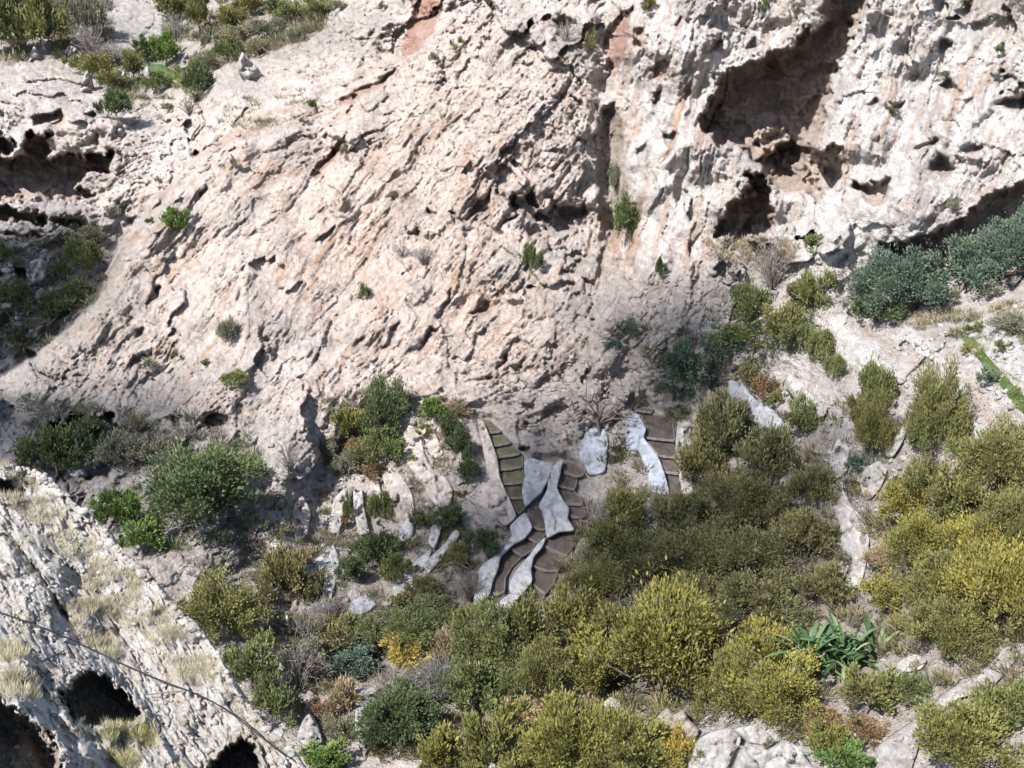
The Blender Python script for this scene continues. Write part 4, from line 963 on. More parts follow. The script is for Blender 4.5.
PLANTS = [
('sage',738,750,20,14,"grey green tuft between the white rock ledges at the bottom"),
('sage',768,744,16,12,"small grey tuft on top of the long white rock ledge"),
('olive',700,752,26,22,"small olive bush beside the leftmost white rock ledge"),
# ---- lower valley floor, in the sun
('gold',410,650,58,32,"golden yellow bush, the brightest yellow in the valley"),
('tan',448,645,42,44,"pale tan half bare bush touching the golden bush"),
('teal',354,661,54,26,"low blue green bush on grey ground left of the golden bush"),
('green',490,644,64,62,"broad dense green bush right of the golden and tan bushes"),
('olive',530,632,60,56,"olive tree directly under the lowest brown plots"),
('olive',572,625,56,52,"olive tree with its crown over the end of the widest brown strip"),
('olive',470,628,50,34,"low olive bush edging the valley floor below the grey bare shrub"),
('olive',541,682,48,62,"egg shaped olive tree standing alone over a black shadow"),
('yellow',592,672,58,54,"brownish yellow tree left of the biggest yellow green tree"),
('yellow',660,655,112,108,"biggest yellow green tree, golden on top, dark on its lower right"),
('yellow',700,640,44,50,"small yellowing tree on the right flank of the biggest tree"),
('yellow',764,652,60,50,"yellow topped tree left of the long leaved plant"),
('olive',728,694,56,72,"olive tree between the biggest tree and the white outcrop"),
('yellow',778,698,84,58,"wide yellow green tree above the white outcrop"),
('light',572,746,74,66,"light green tree at the bottom edge right of the stone heap"),
('light',626,754,70,56,"light green tree at the bottom edge below the pointed white rock"),
('light',545,772,60,36,"light green tree cropped by the bottom edge under the stone heap"),
('light',598,774,52,34,"light green tree cropped by the bottom edge between two taller light green trees"),
('olive',470,772,40,26,"low olive bush cropped by the bottom edge left of the white stone"),
('gold',678,748,32,42,"small golden green bush beside the humped pink white rock"),
('yellow',668,762,40,24,"cropped yellow bush at the very bottom beside the white outcrop"),
('dark',400,722,72,54,"dark green bush leaning beside the pale rock pillar"),
('green',474,690,56,52,"medium green bush above the light green spiky bushes"),
('green',512,694,34,40,"small green bush left of the egg shaped olive tree"),
('light',500,746,60,56,"light green spiky bush left of the stone heap"),
('light',442,756,48,44,"light green spiky bush at the bottom edge right of the dark bush"),
('tan',522,712,50,24,"dry tan shrub above the stone heap"),
('grey',440,684,74,44,"large grey brown bare shrub between golden bush and dark bush"),
('grey',395,690,56,34,"grey bare shrub over the white boulder's right side"),
('tan',345,698,30,36,"dry brownish bush left of the white boulder"),
('rust',318,712,34,18,"rust coloured dry bush left of the pale rock pillar"),
('rust',300,706,18,14,"smallest rust coloured bush beside the near spur"),
('bright',328,758,44,26,"bright leafy bush at the bottom edge below the white rock"),
('sage',340,730,34,30,"grey green scrub left of the pale rock pillar"),
('green',410,630,70,36,"dark olive bush above and left of the golden bush"),
('shade',345,640,60,34,"dusky olive bush above the low blue green bush"),
('sage',312,660,46,34,"grey green scrub patch right of the near spur's green bushes"),
('olive',866,700,58,42,"olive bush sloping beside the rust coloured bush"),
('rust',826,722,42,32,"big rust coloured bush on the pale sunlit bank"),
('light',826,744,36,34,"small olive green bush on the bank below the big rust bush"),
('rust',868,728,40,16,"flat brown dry bush between olive bush and channel wall"),
('green',912,690,44,24,"flat lush green bush at the head of the channel wall"),
('bright',850,760,44,22,"bright green low bush left of the channel wall's foot"),
('light',964,746,104,66,"spiky light green tree in the lower right corner inside the channel wall"),
('green',1006,712,60,56,"darker green tree at the right edge below the channel wall"),
('olive',952,636,86,62,"olive tree over a black shadow above the channel wall"),
('yellow',1000,594,84,84,"yellow olive tree at the right edge, tallest of the yellow grove"),
('olive',944,592,74,62,"round olive tree in the middle of the yellow grove"),
('yellow',985,552,72,56,"yellow olive tree second from the top of the yellow grove"),
('yellow',925,548,64,56,"yellowish tree at the grove's left side by the winding wall"),
('olive',1014,530,58,62,"olive tree cut by the right edge above the tallest yellow tree"),
('yellow',886,598,58,40,"brownish yellow tree above the long leaved plant"),
('yellow',905,508,58,52,"brownish yellow tree touching the winding stone wall's upper half"),
('olive',958,508,60,54,"olive tree at the upper middle of the yellow grove"),
('olive',931,432,56,86,"tall rounded olive tree below the big pale slope"),
('olive',924,480,50,44,"olive tree right under the tall rounded olive tree"),
('olive',990,470,66,66,"dark olive tree at the right below the bare pale slope"),
('shade',1012,455,40,44,"dusky olive tree cut by the right edge beside the pale slope"),
('green',877,398,34,52,"slim dark green bush at the foot of the big pale slope"),
('olive',872,442,36,64,"tall slim olive tree left of the slim pale bank"),
('olive',858,418,26,34,"small olive bush joined to the tall slim olive tree"),
('teal',857,466,24,18,"tiny blue green bush at the base of the tall slim olive tree"),
('teal',912,444,24,20,"tiny blue green bush on the slim pale bank"),
('bright',895,482,14,14,"tiny bright green bush among white stones"),
('green',799,424,34,42,"compact green bush right of the bluish white slanting wall"),
('rust',768,386,44,30,"rust tinged bush above the bluish white slanting wall"),
('olive',775,402,26,26,"little olive bush under the rust tinged bush"),
('tan',884,560,48,42,"dry tan bush right of the winding stone wall"),
('grey',905,580,34,34,"bare grey shrub inside the yellow grove"),
('grey',862,520,30,30,"bare brownish shrub on the broken wall top"),
# ---- dark grove in the middle
('shade',722,432,48,60,"dusky olive tree under the small pale wall scrap"),
('shade',700,470,46,58,"dusky olive tree right of the dark bare strip's grey wall"),
('shade',764,460,52,58,"dusky olive tree below the bluish white slanting wall"),
('shade',738,506,68,56,"dusky olive tree in the upper middle of the dark grove"),
('shade',812,492,58,58,"dusky olive tree left of the winding wall's upper bend"),
('shade',806,540,72,60,"dusky olive tree left of the winding wall's lower bend"),
('shade',748,562,86,60,"broad dusky olive tree in the centre of the dark grove"),
('shade',690,560,74,54,"dusky olive tree in the left centre of the dark grove"),
('shade',640,566,84,48,"spreading dusky olive tree right of the widest brown strip"),
('olive',606,548,58,46,"olive tree touching the right side of the widest brown strip"),
('olive',598,588,62,44,"olive tree below the right edge of the widest brown strip"),
('shade',690,604,80,44,"dusky olive tree behind the biggest tree's top"),
('shade',762,604,80,44,"dusky olive tree above the yellow topped tree"),
('shade',826,590,66,48,"dusky olive tree at the lower end of the winding wall"),
('shade',680,520,52,44,"dusky olive tree below the dark bare strip"),
('shade',722,538,44,36,"small dusky olive tree filling the grove's upper left"),
('shade',775,520,40,40,"small dusky olive tree beside the broken grey wall"),
('olive',628,518,48,44,"olive bush above and right of the white wall with small plots"),
('grey',660,508,44,38,"grey bare shrub at the foot of the dark bare strip"),
('grey',640,606,90,32,"wide grey bare thicket behind the biggest tree"),
('grey',600,520,40,34,"grey bare shrub right of the short stack of plots"),
('grey',800,572,46,36,"grey bare shrub low in the dark grove"),
('teal',688,372,58,52,"dark blue green bush under the cliff right of the dead tree"),
('teal',672,390,34,30,"small dark blue green bush at the head of the dark bare strip"),
('teal',720,352,44,34,"dark blue green bush on the rubble above the bluish slanting wall"),
('shade',746,378,30,34,"small dusky bush left of the rust tinged bush"),
('sage',738,412,34,40,"grey green scrub left of the bluish slanting wall"),
# ---- shrubs on the ledge to the right
('grey',772,272,46,52,"tangled grey green bare shrub below the big cave"),
('green',812,300,42,48,"leafy green bush at the foot of the white cliff nose"),
('olive',782,332,46,42,"olive bush left of the top of the pale slope"),
('green',752,308,38,36,"green bush on the rubble below the tangled shrub"),
('green',742,336,44,26,"low green bush behind the fallen pale log"),
('green',816,352,24,38,"small dark green bush on the edge of the pale slope"),
('green',832,370,20,26,"smaller green bush just under the pale slope's edge"),
('green',800,340,30,30,"green bush beside the olive bush near the pale slope"),
('teal',890,294,76,62,"large blue green shrub under the overhang, leftmost of the big ones"),
('teal',920,280,48,44,"blue green shrub joined to the left big one under the overhang"),
('teal',962,272,60,52,"large blue green shrub in the middle of the overhang row"),
('teal',1002,260,64,56,"large blue green shrub cut by the right edge under the overhang"),
('teal',1024,236,38,38,"topmost blue green shrub at the right edge under the overhang"),
('dark',872,312,44,30,"shaded dark bush under the leftmost big blue green shrub"),
('sage',985,293,24,20,"grey green scrub below the overhang shrubs"),
('sage',946,298,26,16,"low grey scrub below the middle overhang shrub"),
('sage',1012,325,38,20,"yellowish green scrub patch at the right edge"),
('green',1000,350,14,14,"small green plant by the green grass strip, right side"),
('light',968,352,14,10,"tiny yellow green plant left of the green grass strip"),
('green',972,330,18,12,"tiny green plant at the top of the green grass strip"),
('teal',988,382,20,22,"blue green plant on the stones below the grass strip"),
('green',812,247,22,18,"green bush at the mouth of the cave beside white boulders"),
('sage',775,243,14,10,"tiny grey tuft on the dry grass ledge below the cave"),
('sage',762,241,12,10,"tiny grey tuft left along the dry grass ledge below the cave"),
# ---- plants in the left terraces
('dark',384,416,44,62,"dark spiky tree at the foot of the cliff"),
('light',352,430,42,36,"light green bush left of the dark spiky tree"),
('green',386,452,46,36,"green bush with rusty edge under the dark spiky tree"),
('rust',358,450,36,28,"rusty bush left of the green bush under the spiky tree"),
('rust',376,470,30,18,"rusty low bush above the leaf shaped wall"),
('bright',431,411,26,24,"small bright green bush beside an orange tuft"),
('rust',441,398,9,9,"tiny orange tuft beside the small bright green bush"),
('tan',458,410,26,18,"dry pinkish brown scrub above the dark vertical shrubs"),
('light',426,433,28,14,"pale green low plants at the head of the long pinkish wall"),
('dark',450,428,22,34,"dark grey green upright shrub, upper of the column left of the pinkish wall"),
('dark',462,446,24,36,"dark upright shrub, middle of the column left of the pinkish wall"),
('dark',468,474,22,36,"dark upright shrub, lowest of the column left of the pinkish wall"),
('rust',462,494,28,14,"reddish brown dry scrub under the dark column of shrubs"),
('sage',348,466,26,30,"grey green scrub on the broken ground left of the leaf shaped wall"),
('sage',325,450,22,30,"grey scrub on the spur left of the rusty bush"),
('grey',290,460,24,32,"grey bare shrub on the rock spur above the green thicket"),
('green',348,512,14,44,"slim green strip bush between the two narrow grey walls"),
('rust',344,520,12,30,"slim rusty strip bush beside the narrow grey wall"),
('green',378,512,32,50,"green bush filling the terrace right of the upright grey wall"),
('dark',375,550,58,50,"dark green bush in the middle of the left terraces"),
('green',398,570,44,36,"green bush right of the forked white wall"),
('dark',352,572,40,40,"dark bush touching the forked white wall's right side"),
('shade',314,590,32,42,"dusky bush left of the forked white wall"),
('shade',282,580,40,56,"brown green tree left of the left terraces"),
('green',422,524,30,28,"green bush between small pointed wall and white splinter wall"),
('dark',452,520,46,36,"dark green bush left of the pinkish stone wall's foot"),
('dark',484,542,46,40,"dark green bush touching the long curved whitish wall"),
('shade',455,556,44,34,"dusky bush along the long thin grey bank"),
('shade',425,588,40,30,"dusky low bush between the diagonal wall and grey shrub"),
('shade',398,602,36,24,"dusky low bush at the lower end of the diagonal wall"),
('shade',438,606,44,26,"dusky low bush below the grey bare shrub"),
('grey',470,588,46,52,"pale grey bare shrub left of the long curved whitish wall"),
('grey',332,612,40,26,"grey bare shrub below the forked white wall"),
('grey',306,630,44,34,"grey bare shrub beside the pale upright dead stem"),
('grey',300,672,50,46,"big grey bare shrub right of the near spur's green bushes"),
('tan',300,560,22,26,"dry brown scrub on the grey slope left of the terraces"),
# ---- around the green thicket behind the near spur
('dark',205,498,100,72,"large dark green thicket behind the near spur"),
('green',222,478,62,46,"green yellowish top of the large thicket"),
('bright',122,512,44,36,"bright green bush just above the near spur's crest"),
('bright',142,540,44,34,"bright green bush lower along the near spur's crest"),
('olive',218,618,78,56,"dense olive bush behind the near spur's crest"),
('olive',248,630,40,40,"olive bush at the right end of the dense crest bush"),
('green',252,668,50,52,"green bush below the dense olive bush along the crest"),
('green',275,708,40,52,"green bush beside the lowest part of the crest"),
('sage',228,538,20,18,"small grey green bush on the grey slope under the thicket"),
('dark',58,455,52,50,"dark grey bush in the shaded hollow, leftmost"),
('dark',92,440,46,40,"dark grey bush in the shaded hollow, middle"),
('sage',120,450,40,34,"grey scrub at the right of the shaded hollow"),
('sage',160,455,46,30,"grey scrub between shaded hollow and large thicket"),
('sage',140,425,28,22,"grey scrub above the shaded hollow"),
('sage',90,412,26,18,"grey scrub on the slope above the shaded hollow"),
('teal',182,466,40,22,"blue grey scrub along the top of the large thicket"),
# ---- on the cliff
('dark',629,226,28,52,"largest dark green shrub growing in the cliff's gully"),
('sage',615,182,15,38,"brown green shrub above the largest gully shrub"),
('dark',531,262,18,34,"dark shrub below the middle overhang"),
('dark',366,296,15,20,"small dark shrub low on the pink slope"),
('bright',177,223,26,26,"bright green shrub on the pink slope's left shoulder"),
('bright',150,222,8,8,"tiny green tuft left of the bright green shoulder shrub"),
('sage',229,334,18,36,"upright grey shrub low on the pink slope"),
('green',176,357,12,14,"small green tuft left of the upright grey shrub"),
('sage',148,366,20,18,"grey green tuft at the left foot of the pink slope"),
('green',233,380,26,14,"flat dark green tuft under the upright grey shrub"),
('green',205,364,12,8,"tiny flat green tuft between two bigger tufts"),
('dark',660,271,13,22,"slim dark shrub on the white rib right of the gully"),
('olive',589,48,13,22,"olive tuft beside the red rock hollow"),
('grey',566,34,24,20,"grey bare shrub in the hollow at the top middle"),
('green',459,50,12,16,"green tuft at the top of the cliff right of the red streak"),
('sage',433,60,10,16,"grey tuft at the foot of the red streak"),
('olive',650,8,20,18,"olive bush at the top edge above the white rib"),
('green',763,10,12,14,"green tuft at the top edge left of the cave"),
('dark',999,53,11,15,"dark round tuft alone on the right white cliff"),
('green',962,6,18,18,"green bush in the notch at the top right edge"),
('green',893,113,12,9,"tiny green tuft in a hole of the white pillar"),
('sage',953,206,15,18,"grey green tuft near the lip of the right overhang"),
('grey',424,258,28,18,"grey bare shrub below the left row of small hollows"),
('grey',402,252,18,16,"smaller grey bare shrub left of its twin below the hollows"),
('sage',945,75,24,10,"mossy grey scrub on a ledge of the right cliff"),
('sage',381,9,10,12,"small tuft near the top edge, left of the red streak"),
('sage',376,45,8,9,"tiny dark tuft on the pale rock left of the red streak"),
('teal',630,332,26,20,"blue grey low shrub at the foot of the white rib"),
('teal',612,346,20,14,"smaller blue grey shrub at the foot of the white rib"),
('sage',347,152,14,14,"grey tuft in the end of the red slot"),
('tan',612,330,16,8,"reddish brown low scrub at the cliff foot"),
('green',795,290,16,14,"small green tuft near the leafy bush at the cliff nose"),
# ---- far terrace at the upper left
('dark',14,36,44,50,"dark green tree at the upper left corner"),
('olive',46,32,40,50,"olive green tree beside the corner tree at upper left"),
('olive',32,10,26,20,"yellowish tree top above the two upper left trees"),
('sage',88,22,26,44,"grey scrub on the steep bank left of the grey scree"),
('sage',74,8,24,22,"grey green scrub at the top edge left of the grey scree"),
('grey',92,48,28,24,"bare shrub at the foot of the grey scree, left"),
('grey',112,58,34,18,"bare shrub in the dark hollow under the grey scree"),
('dark',148,56,22,20,"dark round tree left of the bright green one on the far terrace"),
('bright',167,54,20,28,"bright green small tree above the far terrace field"),
('olive',78,68,18,14,"left end bush of the far hedge terrace"),
('olive',100,72,28,18,"second bush of the far hedge terrace between two standing rocks"),
('olive',113,84,22,14,"low bush of the far hedge terrace below the middle standing rock"),
('olive',134,72,18,22,"bush right of the middle standing rock on the hedge terrace"),
('green',156,86,22,14,"low green bush under the right standing rock"),
('dark',198,84,24,30,"dark green tree right of the bright green field"),
('dark',117,110,28,30,"dark round bush below the hedge terrace"),
('grey',190,108,24,18,"bare grey shrub below the dark tree by the field"),
('sage',168,108,18,10,"grey scrub beside the bare grey shrub"),
('sage',206,66,22,16,"grey green scrub above the dark tree by the field"),
('green',172,12,28,30,"green bush on the slope right of the grey scree"),
('grey',176,32,24,22,"bare grey shrub under the green bush by the scree"),
('olive',200,20,20,34,"olive bush on the slope above the bright field"),
('sage',212,44,16,20,"grey scrub on the slope under the olive bush"),
('rust',228,38,12,10,"rusty tuft on the scrub slope at the top left"),
('olive',232,24,24,18,"olive bush above the rusty tuft"),
('sage',246,34,24,14,"grey cushion scrub right of the rusty tuft"),
('green',228,54,22,18,"dark green scrub beside the wedge rock"),
('sage',258,48,22,14,"grey scrub above the wedge rock"),
('olive',252,8,26,18,"olive bush at the top edge on the scrub slope"),
('dark',275,8,20,14,"dark bush at the top edge right of the olive bush"),
('sage',268,30,28,18,"grey green scrub in the middle of the scrub slope"),
('green',296,16,30,16,"green bush at the right of the scrub slope"),
('green',322,12,28,16,"green bush nearest the cliff on the scrub slope"),
('sage',302,34,22,12,"grey scrub at the lower right of the scrub slope"),
('sage',338,8,16,12,"grey scrub at the top edge nearest the cliff"),
('green',312,106,14,12,"green tuft on the pale shoulder right of the scrub slope"),
('sage',302,122,10,8,"tiny grey tuft on the pale shoulder"),
('sage',233,164,8,14,"small tuft beside the rounded shoulder boulder"),
('sage',158,182,8,9,"tiny dark tuft at the edge of the shoulder above the gorge"),
# ---- shaded gorge
('green',88,262,32,34,"green bush against the cliff shoulder in the shaded gorge"),
('sage',92,236,32,22,"grey brown scrub on the gorge ledge by the shoulder"),
('sage',60,236,22,12,"grey scrub below the gorge ledge slots"),
('dark',16,300,36,28,"dark bush at the left edge of the gorge"),
('dark',52,312,34,28,"dark bush in the middle of the shaded gorge"),
('dark',80,294,26,26,"dark bush near the shoulder in the shaded gorge"),
('dark',24,338,40,26,"dark bush low in the gorge near the pink slope's edge"),
('dark',60,276,20,22,"dark bush right of the big gorge boulder"),
('dark',8,258,24,22,"dark bush left of the big gorge boulder"),
('sage',112,212,18,14,"tan scrub at the right end of the gorge ledge"),
('green',115,206,10,16,"small dark shrub on the gorge ledge by the white rocks"),
]
for kd, cx, cy, w_, h_, lb in PLANTS:
    k_ = 1.22 if cy < 100 and cx < 350 else .7 if (300 < cx < 500 and 485 < cy < 612) else .8 if (795 < cx < 925 and 470 < cy < 612) or (725 < cx < 785 and 370 < cy < 430) or (900 < cx and cy > 620) else 1.0
    plant(kd, cx, cy, w_ * k_, h_ * k_, lb)

# ================================================================== unseen puffs added towards the sun to shade valley middle, gorge and cliff foot
def ico(sub=1):
    import bmesh
    bm = bmesh.new(); bmesh.ops.create_icosphere(bm, subdivisions=sub, radius=1)
    v = np.array([q.co for q in bm.verts]); f = np.array([[q.index for q in p.verts] for p in bm.faces]); bm.free()
    return v, f
IV, IF = ico(2)
IV1, IF1 = ico(1)
def blocker_material():
    m, t, b = mat("blocker_white", 1.0); b.inputs["Base Color"].default_value = (.9, .9, .9, 1); return m
M_BLOCKER = blocker_material()
def sun_blocker(poly, n, r0, r1, high, seed):
    r = np.random.default_rng(seed); p = np.array(poly, float); lo, hi = p.min(0), p.max(0); parts = []
    while len(parts) < n:
        q = lo + r.random(2) * (hi - lo)
        if sdf_poly(np.array([q[0]], np.float32), np.array([q[1]], np.float32), poly)[0] < 0: continue
        c = to_world(q[0], q[1], float(sample(D_SMOOTH, q[0], q[1]))) + SUN * (high + r.normal() * 6)
        v = IV1 * (r0 + (r1 - r0) * r.random()) * np.array([1.2, 1.0, .7]) * (1 + .18 * r.normal(size=(len(IV1), 1)))
        parts.append((v + c, IF1))
    v, f = merge(parts)
    tag(mesh_obj("sun_blocker", v, f, M_BLOCKER, smooth=True), kind="structure")
sun_blocker([(625,270),(700,300),(760,400),(860,480),(870,585),(760,608),(620,612),(480,618),(340,612),(350,530),(420,490),(480,420),(590,400)], 36, 1.2, 2.6, 750, 3)
sun_blocker([(-60,245),(95,245),(112,280),(60,335),(0,362),(-60,380)], 66, 2.2, 4.0, 650, 4)
sun_blocker([(-60,400),(0,395),(110,375),(170,390),(200,430),(180,500),(120,540),(-60,460)], 24, 1.2, 2.4, 750, 5)

# ================================================================== ground cover: low scrub among the trees, dry grass on the near spur, loose stones
AVOID = np.zeros(U.shape, bool)
for poly in [w_[0] for w_ in WALLS] + [p_ for f_ in FIELDS.values() for p_ in f_[0]]:
    p = np.array(poly, float); x0, y0 = p.min(0) - 4; x1, y1 = p.max(0) + 4
    i0, i1 = np.searchsorted(US, (x0, x1)); k0, k1 = np.searchsorted(VS, (y0, y1)); q = (slice(k0, k1), slice(i0, i1))
    AVOID[q] |= sdf_poly(U[q], V[q], poly) > -1.5
def blocked(q): return AVOID[min(np.searchsorted(VS, q[1]), len(VS) - 1), min(np.searchsorted(US, q[0]), len(US) - 1)]
def tuft_quads(r, base, n, rad, hgt, wid, up=1.0, axis=None):
    a = r.random(n) * 6.283; q = rad * np.sqrt(r.random(n))
    b = base + np.stack([np.cos(a) * q, np.sin(a) * q, np.zeros(n)], -1)
    d = unit(np.stack([np.cos(a) * .55, np.sin(a) * .55, np.full(n, up)], -1) + r.normal(size=(n, 3)) * .28)
    wv = unit(np.cross(d, r.normal(size=(n, 3)))); l = hgt * (.5 + .8 * r.random(n))
    return leaf_quads(b + d * (l * .45)[:, None], d, wv, l, wid * (.7 + .6 * r.random(n)))
def scatter_cover(name, zones, label, near=False, seed=0, group=None):
    r = np.random.default_rng(seed); Vs, Cs = [], []
    for poly, n, hgt, nb, cols in zones:
        p = np.array(poly, float); lo, hi = p.min(0), p.max(0); k = 0; tries = 0
        while k < n and tries < n * 20:
            tries += 1
            q = lo + r.random(2) * (hi - lo)
            if sdf_poly(np.array([q[0]], np.float32), np.array([q[1]], np.float32), poly)[0] < 0: continue
            if not near and blocked(q): continue
            if noise(np.array([q[0] / 28]), np.array([q[1] / 20]), 911 + seed)[0] < -.15: continue
            if near:
                if q[1] < np.interp(q[0], cu, cv) + 2: continue
                b = near_point(q[0], q[1])[0]
            else: b = to_world(q[0], q[1], float(sample(DEPTH, q[0], q[1])))
            c = np.array(cols[r.integers(len(cols))]) * (.75 + .5 * r.random()); h_ = hgt * (.6 + .8 * r.random()) * (1 if near else .8)
            v = tuft_quads(r, b, nb if near else int(nb * 1.4), h_ * (.55 if near else .8), h_, h_ * (.035 if near else .10), 1.3 if near else .8)
            Vs.append(v); Cs.append(np.repeat(c[None] * (1 + .3 * (r.random((len(v) // 4, 1)) - .5)), 4, 0)); k += 1
    v = np.concatenate(Vs); o = mesh_obj(name, v, np.arange(len(v)).reshape(-1, 4), M_LEAF, None, np.concatenate(Cs))
    tag(o, label, "undergrowth", kind="stuff"); return o
SC = [(.10,.10,.055), (.13,.12,.07), (.075,.085,.04), (.16,.145,.10), (.19,.16,.10)]
SG = [(.10,.115,.055), (.13,.14,.07), (.17,.165,.10)]
scatter_cover("undergrowth", [
 ([(620,430),(720,400),(860,480),(850,600),(700,625),(560,615),(560,560)], 620, .55, 42, SC),
 ([(260,620),(560,615),(900,610),(1024,580),(1024,700),(900,690),(820,700),(700,720),(640,768),(380,768),(300,690)], 1150, .42, 42, SC + [(.20,.17,.08)]),
 ([(860,490),(1030,440),(1030,640),(900,640)], 330, .5, 42, [(.15,.14,.05), (.20,.17,.06), (.11,.11,.05), (.20,.17,.10)]),
 ([(265,500),(340,480),(470,530),(480,600),(300,640),(240,600)], 420, .42, 38, SC),
 ([(320,390),(470,400),(480,500),(400,520),(330,470)], 190, .38, 34, SC + [(.24,.14,.08), (.20,.16,.11)]),
 ([(640,330),(800,290),(850,370),(780,420),(650,390)], 170, .45, 34, [(.07,.10,.055), (.10,.12,.07), (.13,.13,.09)]),
 ([(700,238),(800,240),(800,262),(760,268),(712,258)], 150, .34, 26, [(.27,.225,.15), (.23,.185,.12), (.25,.18,.11), (.20,.185,.13)]),
 ([(880,320),(1030,300),(1030,345),(930,335)], 110, .35, 26, [(.19,.17,.10), (.25,.20,.13), (.13,.14,.08)]),
 ([(800,385),(900,400),(890,480),(830,480)], 80, .35, 26, SG),
 ([(0,240),(100,240),(110,290),(60,340),(0,370)], 150, .6, 34, [(.09,.095,.06), (.12,.11,.085), (.15,.14,.11)]),
 ([(20,400),(250,420),(250,470),(180,480),(120,480),(30,470)], 220, .5, 30, [(.08,.09,.06), (.11,.115,.085), (.14,.135,.115)]),
 ([(70,0),(110,0),(110,60),(140,62),(80,70)], 110, .9, 30, [(.14,.135,.105), (.11,.11,.075), (.18,.165,.14)]),
 ([(165,0),(350,0),(310,40),(200,75),(165,40)], 420, .8, 30, [(.12,.125,.075), (.16,.155,.11), (.10,.10,.05), (.21,.18,.12)]),
 ([(0,0),(70,0),(70,58),(0,62)], 170, .9, 30, [(.12,.12,.06), (.17,.16,.10)]),
 ([(70,60),(200,66),(205,100),(120,100)], 200, .6, 26, [(.10,.14,.05), (.14,.15,.06), (.17,.16,.10)]),
 ([(230,100),(330,80),(300,120),(200,145)], 50, .5, 20, SG),
 ([(150,540),(260,520),(280,600),(220,600)], 70, .35, 22, [(.13,.135,.09), (.17,.165,.13)]),
 ([(110,500),(260,430),(260,530),(160,560)], 110, .5, 30, [(.07,.095,.04), (.09,.11,.05)]),
], "low scrub and dry herbs covering the ground between trees and terraces", seed=1)
STRAW = [(.46,.41,.27), (.40,.36,.25), (.50,.46,.33), (.34,.32,.22), (.38,.31,.20)]
scatter_cover("dry_grass", [
 ([(0,464),(30,470),(60,500),(90,540),(120,560),(100,590),(40,530),(0,500)], 170, 0.112, 40, STRAW),
 ([(70,560),(130,570),(175,620),(215,680),(190,690),(150,640),(95,610)], 260, 0.112, 44, STRAW),
 ([(60,600),(100,600),(130,640),(110,670),(75,640)], 110, 0.112, 44, STRAW),
 ([(0,640),(20,650),(36,700),(10,700),(0,690)], 90, 0.127, 44, STRAW),
 ([(100,726),(150,724),(160,768),(110,768)], 110, 0.112, 44, [(.36,.33,.15), (.30,.29,.13), (.40,.36,.2)]),
 ([(120,560),(160,590),(300,760),(260,745),(190,660)], 120, 0.075, 30, STRAW),
 ([(0,520),(60,560),(60,640),(0,600)], 50, 0.060, 20, STRAW),
 ([(60,700),(130,725),(110,740),(70,735)], 50, 0.082, 30, [(.22,.22,.14), (.30,.28,.18)]),
], "tufts of straw coloured dry grass on the near stony spur", near=True, seed=2)

def stones(name, poly_list, label, seed):
    r = np.random.default_rng(seed); parts = []; cs = []
    for poly, n, s0, s1 in poly_list:
        p = np.array(poly, float); lo, hi = p.min(0), p.max(0); k = 0
        while k < n:
            q = lo + r.random(2) * (hi - lo)
            if sdf_poly(np.array([q[0]], np.float32), np.array([q[1]], np.float32), poly)[0] < 0 or q[1] < np.interp(q[0], cu, cv) - .5: 
                n -= .05; continue
            b = near_point(q[0], q[1])[0]; sz = s0 + (s1 - s0) * r.random() ** 2.5
            v = IV1 * sz * np.array([1, .6 + .4 * r.random(), .35 + .4 * r.random()]) * (1 + .22 * r.normal(size=(len(IV1), 1)))
            a = r.random() * 6.28; m = np.array(Matrix.Rotation(a, 3, 'Z') @ Matrix.Rotation(r.normal() * .35, 3, 'X'))
            parts.append((v @ m.T + b + np.array([0, 0, sz * .1]), IF1)); cs.append(np.repeat(np.array([[.37,.35,.33]]) * (.7 + .5 * r.random()), len(IV1), 0)); k += 1
    v, f = merge(parts); o = mesh_obj(name, v, f, M_NEAR, None, np.concatenate(cs)); tag(o, label, "stones", kind="stuff")
crest_band = [(u, np.interp(u, cu, cv) - 1) for u in range(0, 310, 10)] + [(u, np.interp(u, cu, cv) + 9) for u in range(300, -10, -10)]
stones("rubble", [(crest_band, 380, .04, .12), ([(0,470),(300,768),(0,768)], 620, .015, .06), ([(0,560),(90,600),(110,680),(0,660)], 160, .02, .07), ([(60,500),(200,640),(150,640),(60,560)], 150, .02, .09)],
       "loose pale stones and rubble on the near spur", 9)

# ================================================================== single things
def tubes_obj(name, tubes, m, parent=None, tint=None):
    v, f = merge([tube(*t) for t in tubes]); c = None
    if tint is not None: c = np.empty((len(v), 3), np.float32); c[:] = tint
    return mesh_obj(name, v, f, m, parent, c)
def plain(name, colr, rough=.6):
    m, t, b = mat(name, rough); n = N(t, "ShaderNodeTexNoise", Scale=9.0, Detail=3.0)
    t.links.new(ramp(t, n.outputs[0], [(.3, tuple(np.array(colr) * .75)), (.7, tuple(np.array(colr) * 1.2))]), b.inputs["Base Color"]); return m
M_HOSE = plain("black_rubber", (.02,.02,.022), .5)
M_DEAD = plain("dead_wood", (.13,.105,.09), .9)
M_PALEWOOD = plain("weathered_pale_wood", (.38,.35,.31), .9)
def along_near(pts, lift, step=4):
    out = []
    for (a, b), (c, d) in zip(pts[:-1], pts[1:]):
        n = max(2, int(math.hypot(c - a, d - b) / step))
        for k in range(n):
            t = k / n; u, v = a + (c - a) * t, b + (d - b) * t
            p, dd = near_point(u, v); out.append(np.asarray(p) * (1 - lift / dd))
    k_ = 7; o = np.array(out); pad = np.concatenate([np.repeat(o[:1], k_, 0), o, np.repeat(o[-1:], k_, 0)])
    return np.array([pad[i:i + 2 * k_ + 1].mean(0) for i in range(len(o))])
hp = along_near([(-40,600),(0,611),(60,633),(100,653),(150,676),(196,693),(214,699),(250,728),(296,764)], .24)
